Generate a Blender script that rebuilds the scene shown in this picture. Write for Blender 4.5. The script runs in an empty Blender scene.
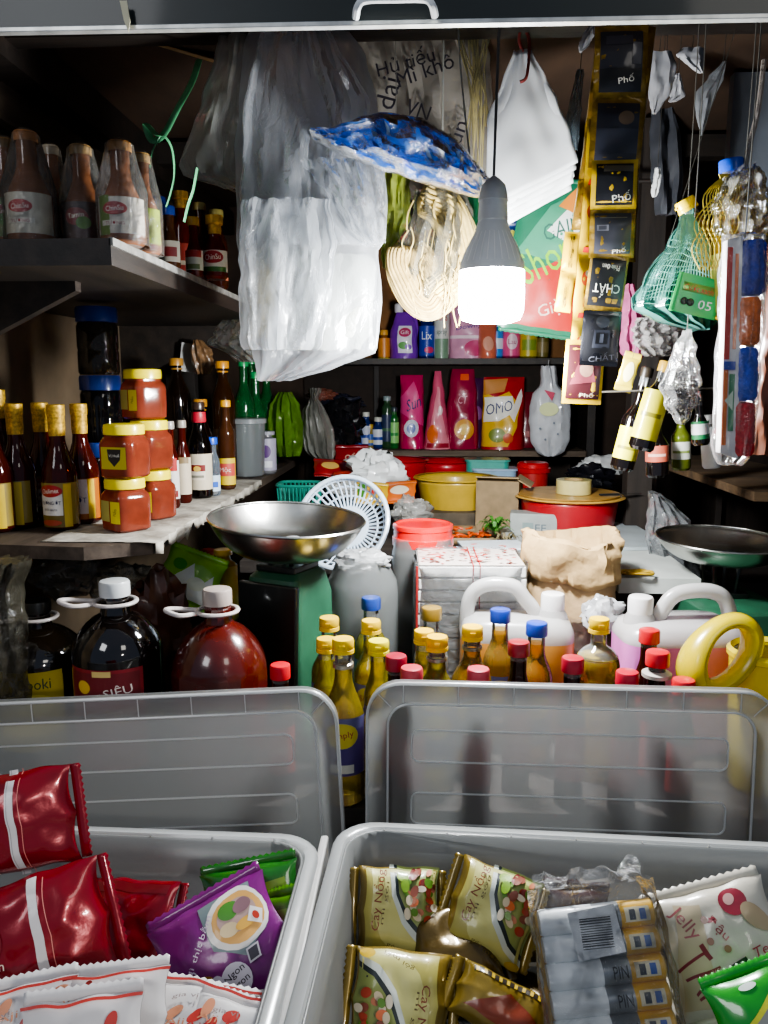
import bpy, bmesh, math, random
from mathutils import Vector, Matrix, Euler, noise
PI = math.pi
R = math.radians
sc = bpy.context.scene
COL = sc.collection
FPX = 800.0
CAMZ = 1.5
PITCH = math.atan(130/800)
YAW = math.atan(.05*math.cos(PITCH))
CR = Euler((PI/2-PITCH, 0, YAW), 'XYZ').to_matrix()
CO = Vector((0, 0, CAMZ))

def at(px, py, Y):
    d = CR @ Vector(((px-384)/FPX, (512-py)/FPX, -1))
    return CO + d*(Y/d.y)

def atz(px, py, z):
    d = CR @ Vector(((px-384)/FPX, (512-py)/FPX, -1))
    return CO + d*((z-CAMZ)/d.z)

# ---------------------------------------------------------------- materials
def lin(h):
    if isinstance(h, (tuple, list)): return tuple(h)[:3]+(1,)
    h = h.lstrip('#')
    o = []
    for i in (0, 2, 4):
        c = int(h[i:i+2], 16)/255
        o.append(c/12.92 if c <= .04045 else ((c+.055)/1.055)**2.4)
    return tuple(o)+(1,)

MC = {}
def newmat(name):
    m = bpy.data.materials.new(name); m.use_nodes = True
    nt = m.node_tree; nt.nodes.clear()
    out = nt.nodes.new('ShaderNodeOutputMaterial')
    return m, nt, out

def noisecol(nt, col, amt, scale, detail=4):
    tc = nt.nodes.new('ShaderNodeTexCoord')
    nz = nt.nodes.new('ShaderNodeTexNoise'); nz.inputs['Scale'].default_value = scale; nz.inputs['Detail'].default_value = detail
    nt.links.new(tc.outputs['Object'], nz.inputs['Vector'])
    mr = nt.nodes.new('ShaderNodeMapRange')
    mr.inputs[1].default_value = .3; mr.inputs[2].default_value = .7
    mr.inputs[3].default_value = 1-amt; mr.inputs[4].default_value = 1+amt*.5
    nt.links.new(nz.outputs['Fac'], mr.inputs[0])
    hsv = nt.nodes.new('ShaderNodeHueSaturation'); hsv.inputs['Color'].default_value = lin(col)
    nt.links.new(mr.outputs[0], hsv.inputs['Value'])
    return hsv.outputs['Color'], nz.outputs['Fac']

def mat(col, rough=.5, metal=0, coat=0, amt=.15, scale=25, bump=0, bscale=None, emit=0):
    k = ('m', col, rough, metal, coat, amt, scale, bump, bscale, emit)
    if k in MC: return MC[k]
    m, nt, out = newmat('surface_'+str(col).strip('#'))
    p = nt.nodes.new('ShaderNodeBsdfPrincipled')
    c, f = noisecol(nt, col, amt, scale)
    nt.links.new(c, p.inputs['Base Color'])
    p.inputs['Roughness'].default_value = rough; p.inputs['Metallic'].default_value = metal
    p.inputs['Coat Weight'].default_value = coat; p.inputs['Coat Roughness'].default_value = .08
    if emit:
        p.inputs['Emission Color'].default_value = lin(col); p.inputs['Emission Strength'].default_value = emit
    if bump:
        if bscale:
            tc = nt.nodes.new('ShaderNodeTexCoord'); nz = nt.nodes.new('ShaderNodeTexNoise')
            nz.inputs['Scale'].default_value = bscale; nz.inputs['Detail'].default_value = 5
            nt.links.new(tc.outputs['Object'], nz.inputs['Vector']); f = nz.outputs['Fac']
        b = nt.nodes.new('ShaderNodeBump'); b.inputs['Strength'].default_value = bump; b.inputs['Distance'].default_value = .01
        nt.links.new(f, b.inputs['Height']); nt.links.new(b.outputs[0], p.inputs['Normal'])
    nt.links.new(p.outputs[0], out.inputs[0])
    MC[k] = m; return m

def film(col='#e8eef0', dens=.15, edge=.5, rough=.12, bump=.35, bscale=18, trans=.5, spec=1.0, st=None):
    """clear or milky plastic film: see-through with glossy creases"""
    k = ('f', col, dens, edge, rough, bump, bscale, trans, spec, st)
    if k in MC: return MC[k]
    m, nt, out = newmat('film_'+col.strip('#'))
    N = nt.nodes.new; L = nt.links.new
    tr = N('ShaderNodeBsdfTransparent')
    p = N('ShaderNodeBsdfPrincipled'); p.inputs['Base Color'].default_value = lin(col); p.inputs['Roughness'].default_value = .35
    tl = N('ShaderNodeBsdfTranslucent'); tl.inputs['Color'].default_value = lin(col)
    mx = N('ShaderNodeMixShader'); mx.inputs[0].default_value = trans
    L(p.outputs[0], mx.inputs[1]); L(tl.outputs[0], mx.inputs[2])
    tc = N('ShaderNodeTexCoord')
    nz = N('ShaderNodeTexNoise'); nz.inputs['Scale'].default_value = bscale; nz.inputs['Detail'].default_value = 6; nz.inputs['Roughness'].default_value = .6
    nz.inputs['Distortion'].default_value = .6
    if st:
        mp = N('ShaderNodeMapping'); mp.inputs['Scale'].default_value = st; L(tc.outputs['Object'], mp.inputs[0]); L(mp.outputs[0], nz.inputs['Vector'])
    else: L(tc.outputs['Object'], nz.inputs['Vector'])
    bp = N('ShaderNodeBump'); bp.inputs['Strength'].default_value = bump; bp.inputs['Distance'].default_value = .02
    if st:
        mx2 = N('ShaderNodeMixRGB'); mx2.inputs[0].default_value = .12; L(mp.outputs[0], mx2.inputs[1]); L(nz.outputs['Color'], mx2.inputs[2])
        vo = N('ShaderNodeTexVoronoi'); vo.feature = 'DISTANCE_TO_EDGE'; vo.inputs['Scale'].default_value = bscale*.75; L(mx2.outputs[0], vo.inputs['Vector'])
        pw = N('ShaderNodeMath'); pw.operation = 'POWER'; pw.inputs[1].default_value = .45; L(vo.outputs['Distance'], pw.inputs[0])
        ad = N('ShaderNodeMath'); ad.operation = 'ADD'; L(pw.outputs[0], ad.inputs[0]); L(nz.outputs['Fac'], ad.inputs[1]); L(ad.outputs[0], bp.inputs['Height'])
    else: L(nz.outputs['Fac'], bp.inputs['Height'])
    for n in (p, tl): L(bp.outputs[0], n.inputs['Normal'])
    lw = N('ShaderNodeLayerWeight'); lw.inputs['Blend'].default_value = .35
    L(bp.outputs[0], lw.inputs['Normal'])
    mr = N('ShaderNodeMapRange'); mr.inputs[3].default_value = dens; mr.inputs[4].default_value = min(1, dens+edge)
    L(lw.outputs['Facing'], mr.inputs[0])
    a = N('ShaderNodeMixShader'); L(mr.outputs[0], a.inputs[0]); L(tr.outputs[0], a.inputs[1]); L(mx.outputs[0], a.inputs[2])
    gl = N('ShaderNodeBsdfGlossy'); gl.inputs['Roughness'].default_value = rough; L(bp.outputs[0], gl.inputs['Normal'])
    fr = N('ShaderNodeFresnel'); fr.inputs['IOR'].default_value = 1.5; L(bp.outputs[0], fr.inputs['Normal'])
    ml = N('ShaderNodeMath'); ml.operation = 'MULTIPLY'; ml.inputs[1].default_value = spec; L(fr.outputs[0], ml.inputs[0])
    b = N('ShaderNodeMixShader'); L(ml.outputs[0], b.inputs[0]); L(a.outputs[0], b.inputs[1]); L(gl.outputs[0], b.inputs[2])
    L(b.outputs[0], out.inputs[0])
    MC[k] = m; return m

def liquid(col, clear=.45, tint=None, rough=.05):
    """a filled plastic or glass bottle: tinted see-through, scattering, with gloss"""
    k = ('l', col, clear, tint, rough)
    if k in MC: return MC[k]
    m, nt, out = newmat('liquid_'+col.strip('#'))
    N = nt.nodes.new; L = nt.links.new
    tr = N('ShaderNodeBsdfTransparent'); tr.inputs[0].default_value = lin(tint or col)
    rf = N('ShaderNodeBsdfRefraction'); rf.inputs['Color'].default_value = lin(tint or col); rf.inputs['IOR'].default_value = 1.25; rf.inputs['Roughness'].default_value = .05
    t2 = N('ShaderNodeMixShader'); t2.inputs[0].default_value = .45; L(tr.outputs[0], t2.inputs[1]); L(rf.outputs[0], t2.inputs[2])
    tl = N('ShaderNodeBsdfTranslucent')
    df = N('ShaderNodeBsdfDiffuse')
    c, f = noisecol(nt, col, .25, 30)
    L(c, tl.inputs[0]); L(c, df.inputs[0])
    d2 = N('ShaderNodeMixShader'); d2.inputs[0].default_value = .5; L(tl.outputs[0], d2.inputs[1]); L(df.outputs[0], d2.inputs[2])
    a = N('ShaderNodeMixShader'); a.inputs[0].default_value = clear; L(d2.outputs[0], a.inputs[1]); L(t2.outputs[0], a.inputs[2])
    gl = N('ShaderNodeBsdfGlossy'); gl.inputs['Roughness'].default_value = rough
    fr = N('ShaderNodeFresnel'); fr.inputs['IOR'].default_value = 1.5
    b = N('ShaderNodeMixShader'); L(fr.outputs[0], b.inputs[0]); L(a.outputs[0], b.inputs[1]); L(gl.outputs[0], b.inputs[2])
    L(b.outputs[0], out.inputs[0])
    MC[k] = m; return m

def wood(col, col2, scale=3, rough=.7, stretch=(1, 12, 12), bump=.15):
    k = ('w', col, col2, scale, rough, stretch)
    if k in MC: return MC[k]
    m, nt, out = newmat('wood_'+col.strip('#'))
    N = nt.nodes.new; L = nt.links.new
    tc = N('ShaderNodeTexCoord'); mp = N('ShaderNodeMapping'); mp.inputs['Scale'].default_value = stretch
    L(tc.outputs['Object'], mp.inputs[0])
    nz = N('ShaderNodeTexNoise'); nz.inputs['Scale'].default_value = scale; nz.inputs['Detail'].default_value = 8; nz.inputs['Roughness'].default_value = .65
    L(mp.outputs[0], nz.inputs['Vector'])
    cr = N('ShaderNodeValToRGB'); cr.color_ramp.elements[0].position = .35; cr.color_ramp.elements[1].position = .7
    cr.color_ramp.elements[0].color = lin(col); cr.color_ramp.elements[1].color = lin(col2)
    L(nz.outputs['Fac'], cr.inputs[0])
    p = N('ShaderNodeBsdfPrincipled'); p.inputs['Roughness'].default_value = rough; L(cr.outputs[0], p.inputs['Base Color'])
    b = N('ShaderNodeBump'); b.inputs['Strength'].default_value = bump; b.inputs['Distance'].default_value = .01; L(nz.outputs['Fac'], b.inputs['Height']); L(b.outputs[0], p.inputs['Normal'])
    L(p.outputs[0], out.inputs[0])
    MC[k] = m; return m

# ---------------------------------------------------------------- mesh builder
TX = {}
def text2d(s):
    if s in TX: return TX[s]
    cu = bpy.data.curves.new('t', 'FONT'); cu.body = s; cu.size = 1; cu.resolution_u = 2
    ob = bpy.data.objects.new('t', cu); COL.objects.link(ob)
    dg = bpy.context.evaluated_depsgraph_get()
    me = bpy.data.meshes.new_from_object(ob.evaluated_get(dg))
    vs = [(v.co.x, v.co.y) for v in me.vertices]; fs = [tuple(p.vertices) for p in me.polygons]
    bpy.data.objects.remove(ob); bpy.data.curves.remove(cu); bpy.data.meshes.remove(me)
    if not vs: vs = [(0, 0)]; fs = []
    x0 = min(v[0] for v in vs); x1 = max(v[0] for v in vs); y0 = min(v[1] for v in vs); y1 = max(v[1] for v in vs)
    w = max(x1-x0, 1e-4); h = max(y1-y0, 1e-4)
    vs = [((x-x0)/w-.5, (y-y0)/h-.5) for x, y in vs]
    TX[s] = (vs, fs); return TX[s]

def rrect(w, h, r, n=5):
    pts = []
    for cx, cy, a0 in ((w/2-r, h/2-r, 0), (-w/2+r, h/2-r, 90), (-w/2+r, -h/2+r, 180), (w/2-r, -h/2+r, 270)):
        for i in range(n+1):
            a = R(a0+90*i/n); pts.append((cx+r*math.cos(a), cy+r*math.sin(a)))
    return pts

def cat(pts, n=6, closed=False):
    pts = [Vector(p) for p in pts]; out = []
    N_ = len(pts)
    for i in range(N_ if closed else N_-1):
        g = lambda j: pts[j % N_] if closed else pts[max(0, min(N_-1, j))]
        p0, p1, p2, p3 = g(i-1), g(i), g(i+1), g(i+2)
        for k in range(n):
            t = k/n
            out.append(.5*((2*p1)+(p2-p0)*t+(2*p0-5*p1+4*p2-p3)*t*t+(3*p1-p0-3*p2+p3)*t**3))
    if not closed: out.append(pts[-1])
    return out

class MB:
    def __init__(s):
        s.v = []; s.f = []; s.mi = []; s.sm = []; s.mats = []
    def m(s, mt):
        if mt not in s.mats: s.mats.append(mt)
        return s.mats.index(mt)
    def add(s, vs, fs, mt, smooth=True):
        b = len(s.v); s.v += [Vector(x) for x in vs]; i = s.m(mt)
        for f in fs: s.f.append([b+j for j in f]); s.mi.append(i); s.sm.append(smooth)
        return s
    def box(s, c, sz, mt, rot=None, bev=0):
        x, y, z = sz[0]/2, sz[1]/2, sz[2]/2
        if bev:
            bm = bmesh.new(); bmesh.ops.create_cube(bm, size=1)
            for v in bm.verts: v.co = Vector((v.co.x*sz[0], v.co.y*sz[1], v.co.z*sz[2]))
            bmesh.ops.bevel(bm, geom=bm.edges[:], offset=bev, segments=2, affect='EDGES', profile=.5)
            bm.verts.index_update()
            vs = [v.co.copy() for v in bm.verts]; fs = [[v.index for v in f.verts] for f in bm.faces]; bm.free()
        else:
            vs = [Vector((a, b, d)) for a in (-x, x) for b in (-y, y) for d in (-z, z)]
            fs = [(0, 1, 3, 2), (4, 6, 7, 5), (0, 4, 5, 1), (2, 3, 7, 6), (0, 2, 6, 4), (1, 5, 7, 3)]
        if rot: M = Euler(rot).to_matrix(); vs = [M@v for v in vs]
        return s.add([v+Vector(c) for v in vs], fs, mt, False)
    def lathe(s, prof, mt, seg=24, c=(0, 0, 0), sq=None, sx=1, sy=1, T=None, mfun=None):
        """prof [(r,z)]; sq = superellipse power for squarish sections"""
        vs = []; fs = []
        for r, z in prof:
            for i in range(seg):
                a = 2*PI*i/seg; ca, sa = math.cos(a), math.sin(a)
                k = 1
                if sq: k = (abs(ca)**sq+abs(sa)**sq)**(-1/sq)
                v = Vector((r*k*ca*sx, r*k*sa*sy, z))
                if T: v = T@v
                vs.append(v+Vector(c))
        n = len(prof)
        for j in range(n-1):
            for i in range(seg):
                a, b = j*seg+i, j*seg+(i+1) % seg
                fs.append((a, b, b+seg, a+seg))
        if mfun:
            for j in range(n-1):
                mm = mfun((prof[j][1]+prof[j+1][1])/2)
                s.add(vs[j*seg:(j+2)*seg], [(i, (i+1) % seg, (i+1) % seg+seg, i+seg) for i in range(seg)], mm)
            return s
        return s.add(vs, fs, mt)
    def tube(s, pts, r, mt, seg=6, closed=False, flat=None):
        pts = [Vector(p) for p in pts]; n = len(pts); vs = []; fs = []
        up = Vector((0, 0, 1)); pn = None
        for i, p in enumerate(pts):
            a = pts[(i-1) % n] if closed or i > 0 else p
            b = pts[(i+1) % n] if closed or i < n-1 else p
            t = (b-a)
            t = t.normalized() if t.length > 1e-9 else Vector((0, 0, 1))
            if pn is None:
                nn = t.cross(up); nn = nn if nn.length > .01 else t.cross(Vector((1, 0, 0)))
            else: nn = pn - t*pn.dot(t)
            nn = nn.normalized() if nn.length > 1e-6 else Vector((1, 0, 0)); pn = nn; bb = t.cross(nn)
            rr = r[i] if isinstance(r, (list, tuple)) else r
            for k in range(seg):
                an = 2*PI*k/seg
                vs.append(p+nn*math.cos(an)*rr+bb*math.sin(an)*rr*(flat or 1))
        for i in range(n if closed else n-1):
            for k in range(seg):
                a = i*seg+k; b = i*seg+(k+1) % seg; c = ((i+1) % n)*seg+(k+1) % seg; d = ((i+1) % n)*seg+k
                fs.append((a, b, c, d))
        if not closed: fs += [tuple(range(seg))[::-1], tuple((n-1)*seg+k for k in range(seg))]
        return s.add(vs, fs, mt)
    def grid(s, F, nu, nv, mt, closeu=False, u0=0, u1=1, v0=0, v1=1, mfun=None):
        vs = [F(u0+(u1-u0)*i/nu, v0+(v1-v0)*j/nv) for j in range(nv+1) for i in range(nu if closeu else nu+1)]
        w = nu if closeu else nu+1
        fs = [(j*w+i, j*w+(i+1) % w, (j+1)*w+(i+1) % w, (j+1)*w+i) for j in range(nv) for i in range(nu)]
        return s.add(vs, fs, mt)
    def poly(s, pts, z0, z1, mt, axis='z', T=None):
        """extruded outline"""
        n = len(pts); vs = []
        for z in (z0, z1):
            for x, y in pts: vs.append(Vector((x, y, z)) if axis == 'z' else Vector((x, z, y)))
        if T: vs = [T@v for v in vs]
        fs = [tuple(range(n)), tuple(range(2*n-1, n-1, -1))]+[(i, (i+1) % n, n+(i+1) % n, n+i) for i in range(n)]
        return s.add(vs, fs, mt, False)
    def art(s, F, items, g=.012, off=.0004, mk=None):
        """printed shapes laid on the surface F(u, v, off)"""
        mk = mk or (lambda c: mat(c, .4, coat=.3, amt=.06))
        o = off
        for it in items:
            k = it[0]; col = it[-1]
            if k == 'r': vs = [(it[1], it[2]), (it[3], it[2]), (it[3], it[4]), (it[1], it[4])]; fs = [(0, 1, 2, 3)]
            elif k == 'e':
                n = 20; rot = R(it[5]) if len(it) > 6 else 0
                vs = []
                for i in range(n):
                    a = 2*PI*i/n; x, y = it[3]*math.cos(a), it[4]*math.sin(a)
                    vs.append((it[1]+x*math.cos(rot)-y*math.sin(rot), it[2]+x*math.sin(rot)+y*math.cos(rot)))
                fs = [tuple(range(n))]
            elif k == 'p': vs = list(it[1]); fs = [tuple(range(len(vs)))]
            elif k == 't':
                # 't', text, cu, cv, w, h, rot, col
                tv, fs = text2d(it[1]); rot = R(it[6]); vs = []
                for x, y in tv:
                    x *= it[4]; y *= it[5]
                    vs.append((it[2]+x*math.cos(rot)-y*math.sin(rot), it[3]+x*math.sin(rot)+y*math.cos(rot)))
            bm = bmesh.new(); bv = [bm.verts.new((x, y, 0)) for x, y in vs]
            for f in fs:
                try: bm.faces.new([bv[i] for i in f])
                except ValueError: pass
            xs = [v[0] for v in vs]; ys = [v[1] for v in vs]
            for ax, lo, hi in ((0, min(xs), max(xs)), (1, min(ys), max(ys))):
                if hi-lo > g*60: gg = (hi-lo)/60
                else: gg = g
                c = math.ceil(lo/gg)*gg
                while c < hi:
                    if c > lo+1e-6:
                        co = Vector((c, 0, 0)) if ax == 0 else Vector((0, c, 0)); no = Vector((1, 0, 0)) if ax == 0 else Vector((0, 1, 0))
                        bmesh.ops.bisect_plane(bm, geom=bm.verts[:]+bm.edges[:]+bm.faces[:], plane_co=co, plane_no=no, dist=1e-6)
                    c += gg
            bm.verts.index_update()
            s.add([F(v.co.x, v.co.y, o) for v in bm.verts], [[v.index for v in f.verts] for f in bm.faces], mk(col) if isinstance(col, str) else col)
            bm.free(); o += .00025
        return s
    def build(s, name, parent=None, loc=None, rot=None, solid=0, weld=True, sharp=35):
        me = bpy.data.meshes.new(name)
        me.from_pydata([tuple(v) for v in s.v], [], s.f)
        for m_ in s.mats: me.materials.append(m_)
        me.polygons.foreach_set('material_index', s.mi); me.polygons.foreach_set('use_smooth', s.sm)
        bm = bmesh.new(); bm.from_mesh(me)
        if weld: bmesh.ops.remove_doubles(bm, verts=bm.verts, dist=1e-5)
        bmesh.ops.recalc_face_normals(bm, faces=bm.faces)
        for e in bm.edges:
            if len(e.link_faces) == 2 and e.calc_face_angle(0) > R(sharp): e.smooth = False
        bm.to_mesh(me); bm.free()
        o = bpy.data.objects.new(name, me); COL.objects.link(o)
        if parent: o.parent = parent
        if loc is not None: o.location = loc
        if rot: o.rotation_euler = rot
        if solid:
            md = o.modifiers.new('wall', 'SOLIDIFY'); md.thickness = solid; md.offset = 0
        return o

def tag(o, label, cat_, group=None):
    o['label'] = label; o['category'] = cat_
    if group: o['group'] = group
    return o
def thing(name, label, cat_, loc=(0, 0, 0), rot=(0, 0, 0), group=None, scale=1, mode='XYZ'):
    o = bpy.data.objects.new(name, None); COL.objects.link(o); o.empty_display_size = .05
    o.location = loc; o.rotation_mode = mode; o.rotation_euler = rot; o.scale = (scale,)*3
    return tag(o, label, cat_, group)
def struct(o): o['kind'] = 'structure'; return o
def dup(root, loc, rot=None, label=None):
    r = root.copy(); COL.objects.link(r); r.location = loc
    if rot is not None: r.rotation_euler = rot
    if label: r['label'] = label
    for ch in list(root.children):
        c = ch.copy(); COL.objects.link(c); c.parent = r
        for g in list(ch.children):
            d = g.copy(); COL.objects.link(d); d.parent = c
    return r
def nz(x, y=0., z=0.): return noise.noise(Vector((x, y, z)))

# ---- surfaces used again and again
def cylF(rad, z0=0):
    return lambda u, v, o=0: Vector(((rad+o)*math.sin(u/rad), -(rad+o)*math.cos(u/rad), z0+v))
def sqF(rad, p, z0=0, sx=1, sy=1):
    def F(u, v, o=0):
        a = u/rad-PI/2; ca, sa = math.cos(a), math.sin(a)
        k = (abs(ca)**p+abs(sa)**p)**(-1/p)
        return Vector(((rad*k+o)*ca*sx, (rad*k+o)*sa*sy, z0+v))
    return F

def labelpart(parent, rad, z0, z1, wrap, base, items, F=None, name='label', g=.008):
    """paper label wrapped round a bottle; wrap = half width of arc in metres"""
    mb = MB(); F = F or cylF(rad)
    h = (z1-z0); zc = (z0+z1)/2
    FF = lambda u, v, o=0: F(u, v+zc, o)
    mb.art(FF, [('r', -wrap, -h/2, wrap, h/2, base)]+list(items), g=g, off=.0006)
    return mb.build(name, parent, weld=False)

def bottle_profile(H, Rb, rn, neck, sh, foot=.006, waist=0):
    hs = H-neck-sh
    p = [(0, 0), (Rb*.8, 0), (Rb, foot)]
    if waist: p += [(Rb, hs*.35), (Rb*(1-waist), hs*.42), (Rb*(1-waist), hs*.5), (Rb, hs*.58)]
    p.append((Rb, hs))
    for i in range(1, 7):
        t = i/6; p.append((rn+(Rb-rn)*(math.cos(t*PI)+1)/2, hs+sh*t))
    p += [(rn, H)]
    return p

def cap_mb(r, h, col, z0, ribs=True, top=.85, kind='screw'):
    mb = MB(); mt = mat(col, .35, coat=.3, amt=.08)
    seg = 36
    vs = []
    prof = [(r*.98, z0), (r, z0+.001), (r, z0+h*.85), (r*.93, z0+h*.97), (r*.8, z0+h), (0, z0+h)]
    if kind == 'flip':
        prof = [(r*1.02, z0), (r*1.02, z0+h*.25), (r*.96, z0+h*.27), (r, z0+h*.33), (r, z0+h*.85), (r*.92, z0+h*.98), (0, z0+h)]
    for j, (rr, z) in enumerate(prof):
        for i in range(seg):
            a = 2*PI*i/seg; q = rr*(1-(.035 if (i % 2 and ribs and 0 < j < len(prof)-2) else 0))
            vs.append((q*math.cos(a), q*math.sin(a), z))
    fs = [(j*seg+i, j*seg+(i+1) % seg, (j+1)*seg+(i+1) % seg, (j+1)*seg+i) for j in range(len(prof)-1) for i in range(seg)]
    mb.add(vs, fs, mt)
    if kind == 'flip': mb.box((0, -r*1.02, z0+h*.6), (r*.5, r*.12, h*.18), mt)
    return mb

def bottle(name, label, px, pyt, Y, z0, Rb, rn, body, cap, capr, caph, neck=.03, sh=.05, lab=None, sq=None, level=None, clear=None,
           cat_='bottle', group=None, foil=None, kind='screw', ring=None, waist=0, rot=(0, 0, 0), sx=1, sy=1, seg=24):
    """bottle standing at pixel column px, its cap top at pixel row pyt, depth Y, base at z0"""
    top = at(px, pyt, Y)
    H = top.z-z0-caph*.85
    t = thing(name, label, cat_, (top.x, Y, z0), rot, group)
    mb = MB()
    prof = bottle_profile(H, Rb, rn, neck, sh, waist=waist)
    if level:
        zl = H*level
        # cut the profile at the liquid level
        q = []
        for (a, b) in zip(prof, prof[1:]):
            q.append(a)
            if a[1] < zl < b[1]:
                f = (zl-a[1])/(b[1]-a[1]); q.append((a[0]+(b[0]-a[0])*f, zl))
        q.append(prof[-1])
        mb.lathe(q, body, seg, sq=sq, sx=sx, sy=sy, mfun=lambda z: body if z < zl else clear)
    else: mb.lathe(prof, body, seg, sq=sq, sx=sx, sy=sy)
    mb.build('body', t)
    cap_mb(capr, caph, cap, H-caph*.15, kind=kind).build('cap', t)
    if ring:
        MB().lathe([(rn*1.02, H-neck*.75), (rn*1.22, H-neck*.72), (rn*1.22, H-neck*.55), (rn*1.02, H-neck*.5)], ring).build('neck_ring', t)
    if foil:
        mbf = MB(); mbf.lathe([(rn*1.04, H-neck*.9), (rn*1.1, H-neck*.6), (rn*1.08, H-.004), (capr*1.03, H), (capr*1.03, H+caph*.86), (capr*.9, H+caph*.9)], foil, 24)
        mbf.build('foil', t)
    if lab:
        labelpart(t, Rb, H*lab[0], H*lab[1], lab[2], lab[3], lab[4], F=sqF(Rb, sq, 0, sx, sy) if sq else None)
    return t

def pillowF(w, h, t, seed=0, wr=.12, bot=0, px=2.2, pv=3.0):
    """front surface of a filled packet in its own XZ plane, facing -Y"""
    def F(u, v, o=0, sgn=-1):
        a = min(1, abs(2*u/w)); b = min(1, abs(2*v/h))
        th = t/2*max(0, 1-a**px)**.6*max(0, 1-b**pv)**.6
        if bot: th *= 1-bot*(v/h)
        n = nz(u*22+seed, v*22, seed*3.1)+.5*nz(u*50, v*50+seed, seed)
        th = th*(1+wr*1.4*n)+t*wr*.12*n*(1-a**6)
        pull = 1-.10*(1-b**2)*0 - .05*(1-abs(a-.5)*2)*0
        pinch = 1-.07*(1-(2*b-1)**2)*(1 if b < 1 else 0)
        x = u*pinch
        return Vector((x, sgn*(abs(th)+.0006)+(-o), v + .004*nz(u*30, seed)))
    return F

def packet(name, label, w, h, t, base, art, loc, rot, cat_='packet', group=None, seed=1, wr=.12, seal='h', seam=None, back=None, scale=1, bot=0,
           nu=26, nv=22, px=2.2, pv=3.0, artmk=None, single=True):
    T = thing(name, label, cat_, loc, rot, group, scale, 'YXZ')
    mb = MB(); F = pillowF(w, h, t, seed, wr, bot, px, pv)
    mb.grid(lambda a, b: F((a-.5)*w, (b-.5)*h), nu, nv, base)
    mb.grid(lambda a, b: F((a-.5)*w, (b-.5)*h, 0, 1), nu, nv, back or base)
    mb.build('wrapper', T, sharp=60)
    if art:
        A = MB(); A.art(F, art, g=min(w, h)/16, off=.0007, mk=artmk); A.build('print', T, weld=False)
    if seal:
        S = MB(); c = seal == 'h'
        L_ = w if c else h
        n = 30
        for sg in (-1, 1):
            vs = []; e = (h/2 if c else w/2)
            for i in range(n+1):
                q = (i/n-.5)*L_*.97
                zig = .0022 if i % 2 else 0
                wob = .002*nz(q*25, seed+sg)
                if c: vs += [(q, wob, sg*(e-.001)), (q, wob*1.5, sg*(e+.010+zig))]
                else: vs += [(sg*(e-.001), wob, q), (sg*(e+.010+zig), wob*1.5, q)]
            S = MB(); S.add(vs, [(2*i, 2*i+1, 2*i+3, 2*i+2) for i in range(n)], base)
            S.build('seal', T, solid=.0008)
    return T

def interp_rows(rows):
    rows = sorted(rows, key=lambda r: -r[0])  # top first (largest z)
    def f(v):
        z = rows[0][0]+(rows[-1][0]-rows[0][0])*v
        for a, b in zip(rows, rows[1:]):
            if b[0] <= z <= a[0]:
                t = (a[0]-z)/max(1e-6, a[0]-b[0]); t2 = t*t*(3-2*t)*.5+t*.5
                return z, a[1]+(b[1]-a[1])*t2, a[2]+(b[2]-a[2])*t2
        return rows[-1]
    return f

def sag(rows, Y, mt, dep=.03, folds=5, amp=.15, seed=0, nu=40, nv=36, jit=.006, conv=0, vert=0, fine=.3, px=True, capends=False, org=None, depf=None):
    """a bag-like closed body whose outline is given by rows (y, x left, x right) read at depth Y; returns MB and its origin"""
    if px:
        rr = []
        for (py, xl, xr) in rows:
            a = at(xl, py, Y); b = at(xr, py, Y); rr.append((a.z, a.x, b.x))
    else: rr = rows
    f = interp_rows(rr)
    xs = [q for r in rr for q in r[1:]]; zs = [r[0] for r in rr]
    o = Vector(((min(xs)+max(xs))/2, Y, min(zs))) if org is None else Vector(org)
    hgt = max(zs)-min(zs)
    mb = MB()
    def F(a, v):
        z, xl, xr = f(v)
        t = 2*PI*a; c = (xl+xr)/2; hw = (xr-xl)/2
        u = math.cos(t)
        d = dep*(depf(v) if depf else math.sin(PI*min(1, max(.0, v*.8+.15)))**.5)
        wav = math.sin(folds*u*PI+seed+3*nz(v*2.2, seed)+2.5*nz(u*2, v*3, seed))
        n = nz(u*5+seed, v*7, t*.3)+.5*nz(u*11, v*13+seed, t*.5)
        if vert:
            n = nz(u*6+seed+1.5*nz(v*1.2, seed), v*1.4, t*.2)+.6*nz(u*13, v*2.4+seed, t*.4)+.35*nz(u*4, v*8, seed+1)*(v**2)
        y = -math.sin(t)*d*(.7+.3*abs(math.sin(t)))*(1+.25*n)+amp*dep*(wav+fine*3*n)*(1-.5*abs(u))
        e = jit*nz(v*9, seed*7+(0 if u > 0 else 5))*(abs(u))
        return Vector((c+hw*u+(e if u > 0 else -e)-o.x, y, z-o.z+jit*.7*nz(u*4, seed+v)))
    mb.grid(F, nu, nv, mt, closeu=True)
    if capends:
        w = nu; b = len(mb.v)-(nv+1)*w
        mb.f.append(list(range(b, b+w))); mb.mi.append(mb.m(mt)); mb.sm.append(True)
        mb.f.append(list(range(b+nv*w, b+nv*w+w))); mb.mi.append(mb.m(mt)); mb.sm.append(True)
    mb.F = F
    return mb, o

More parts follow.
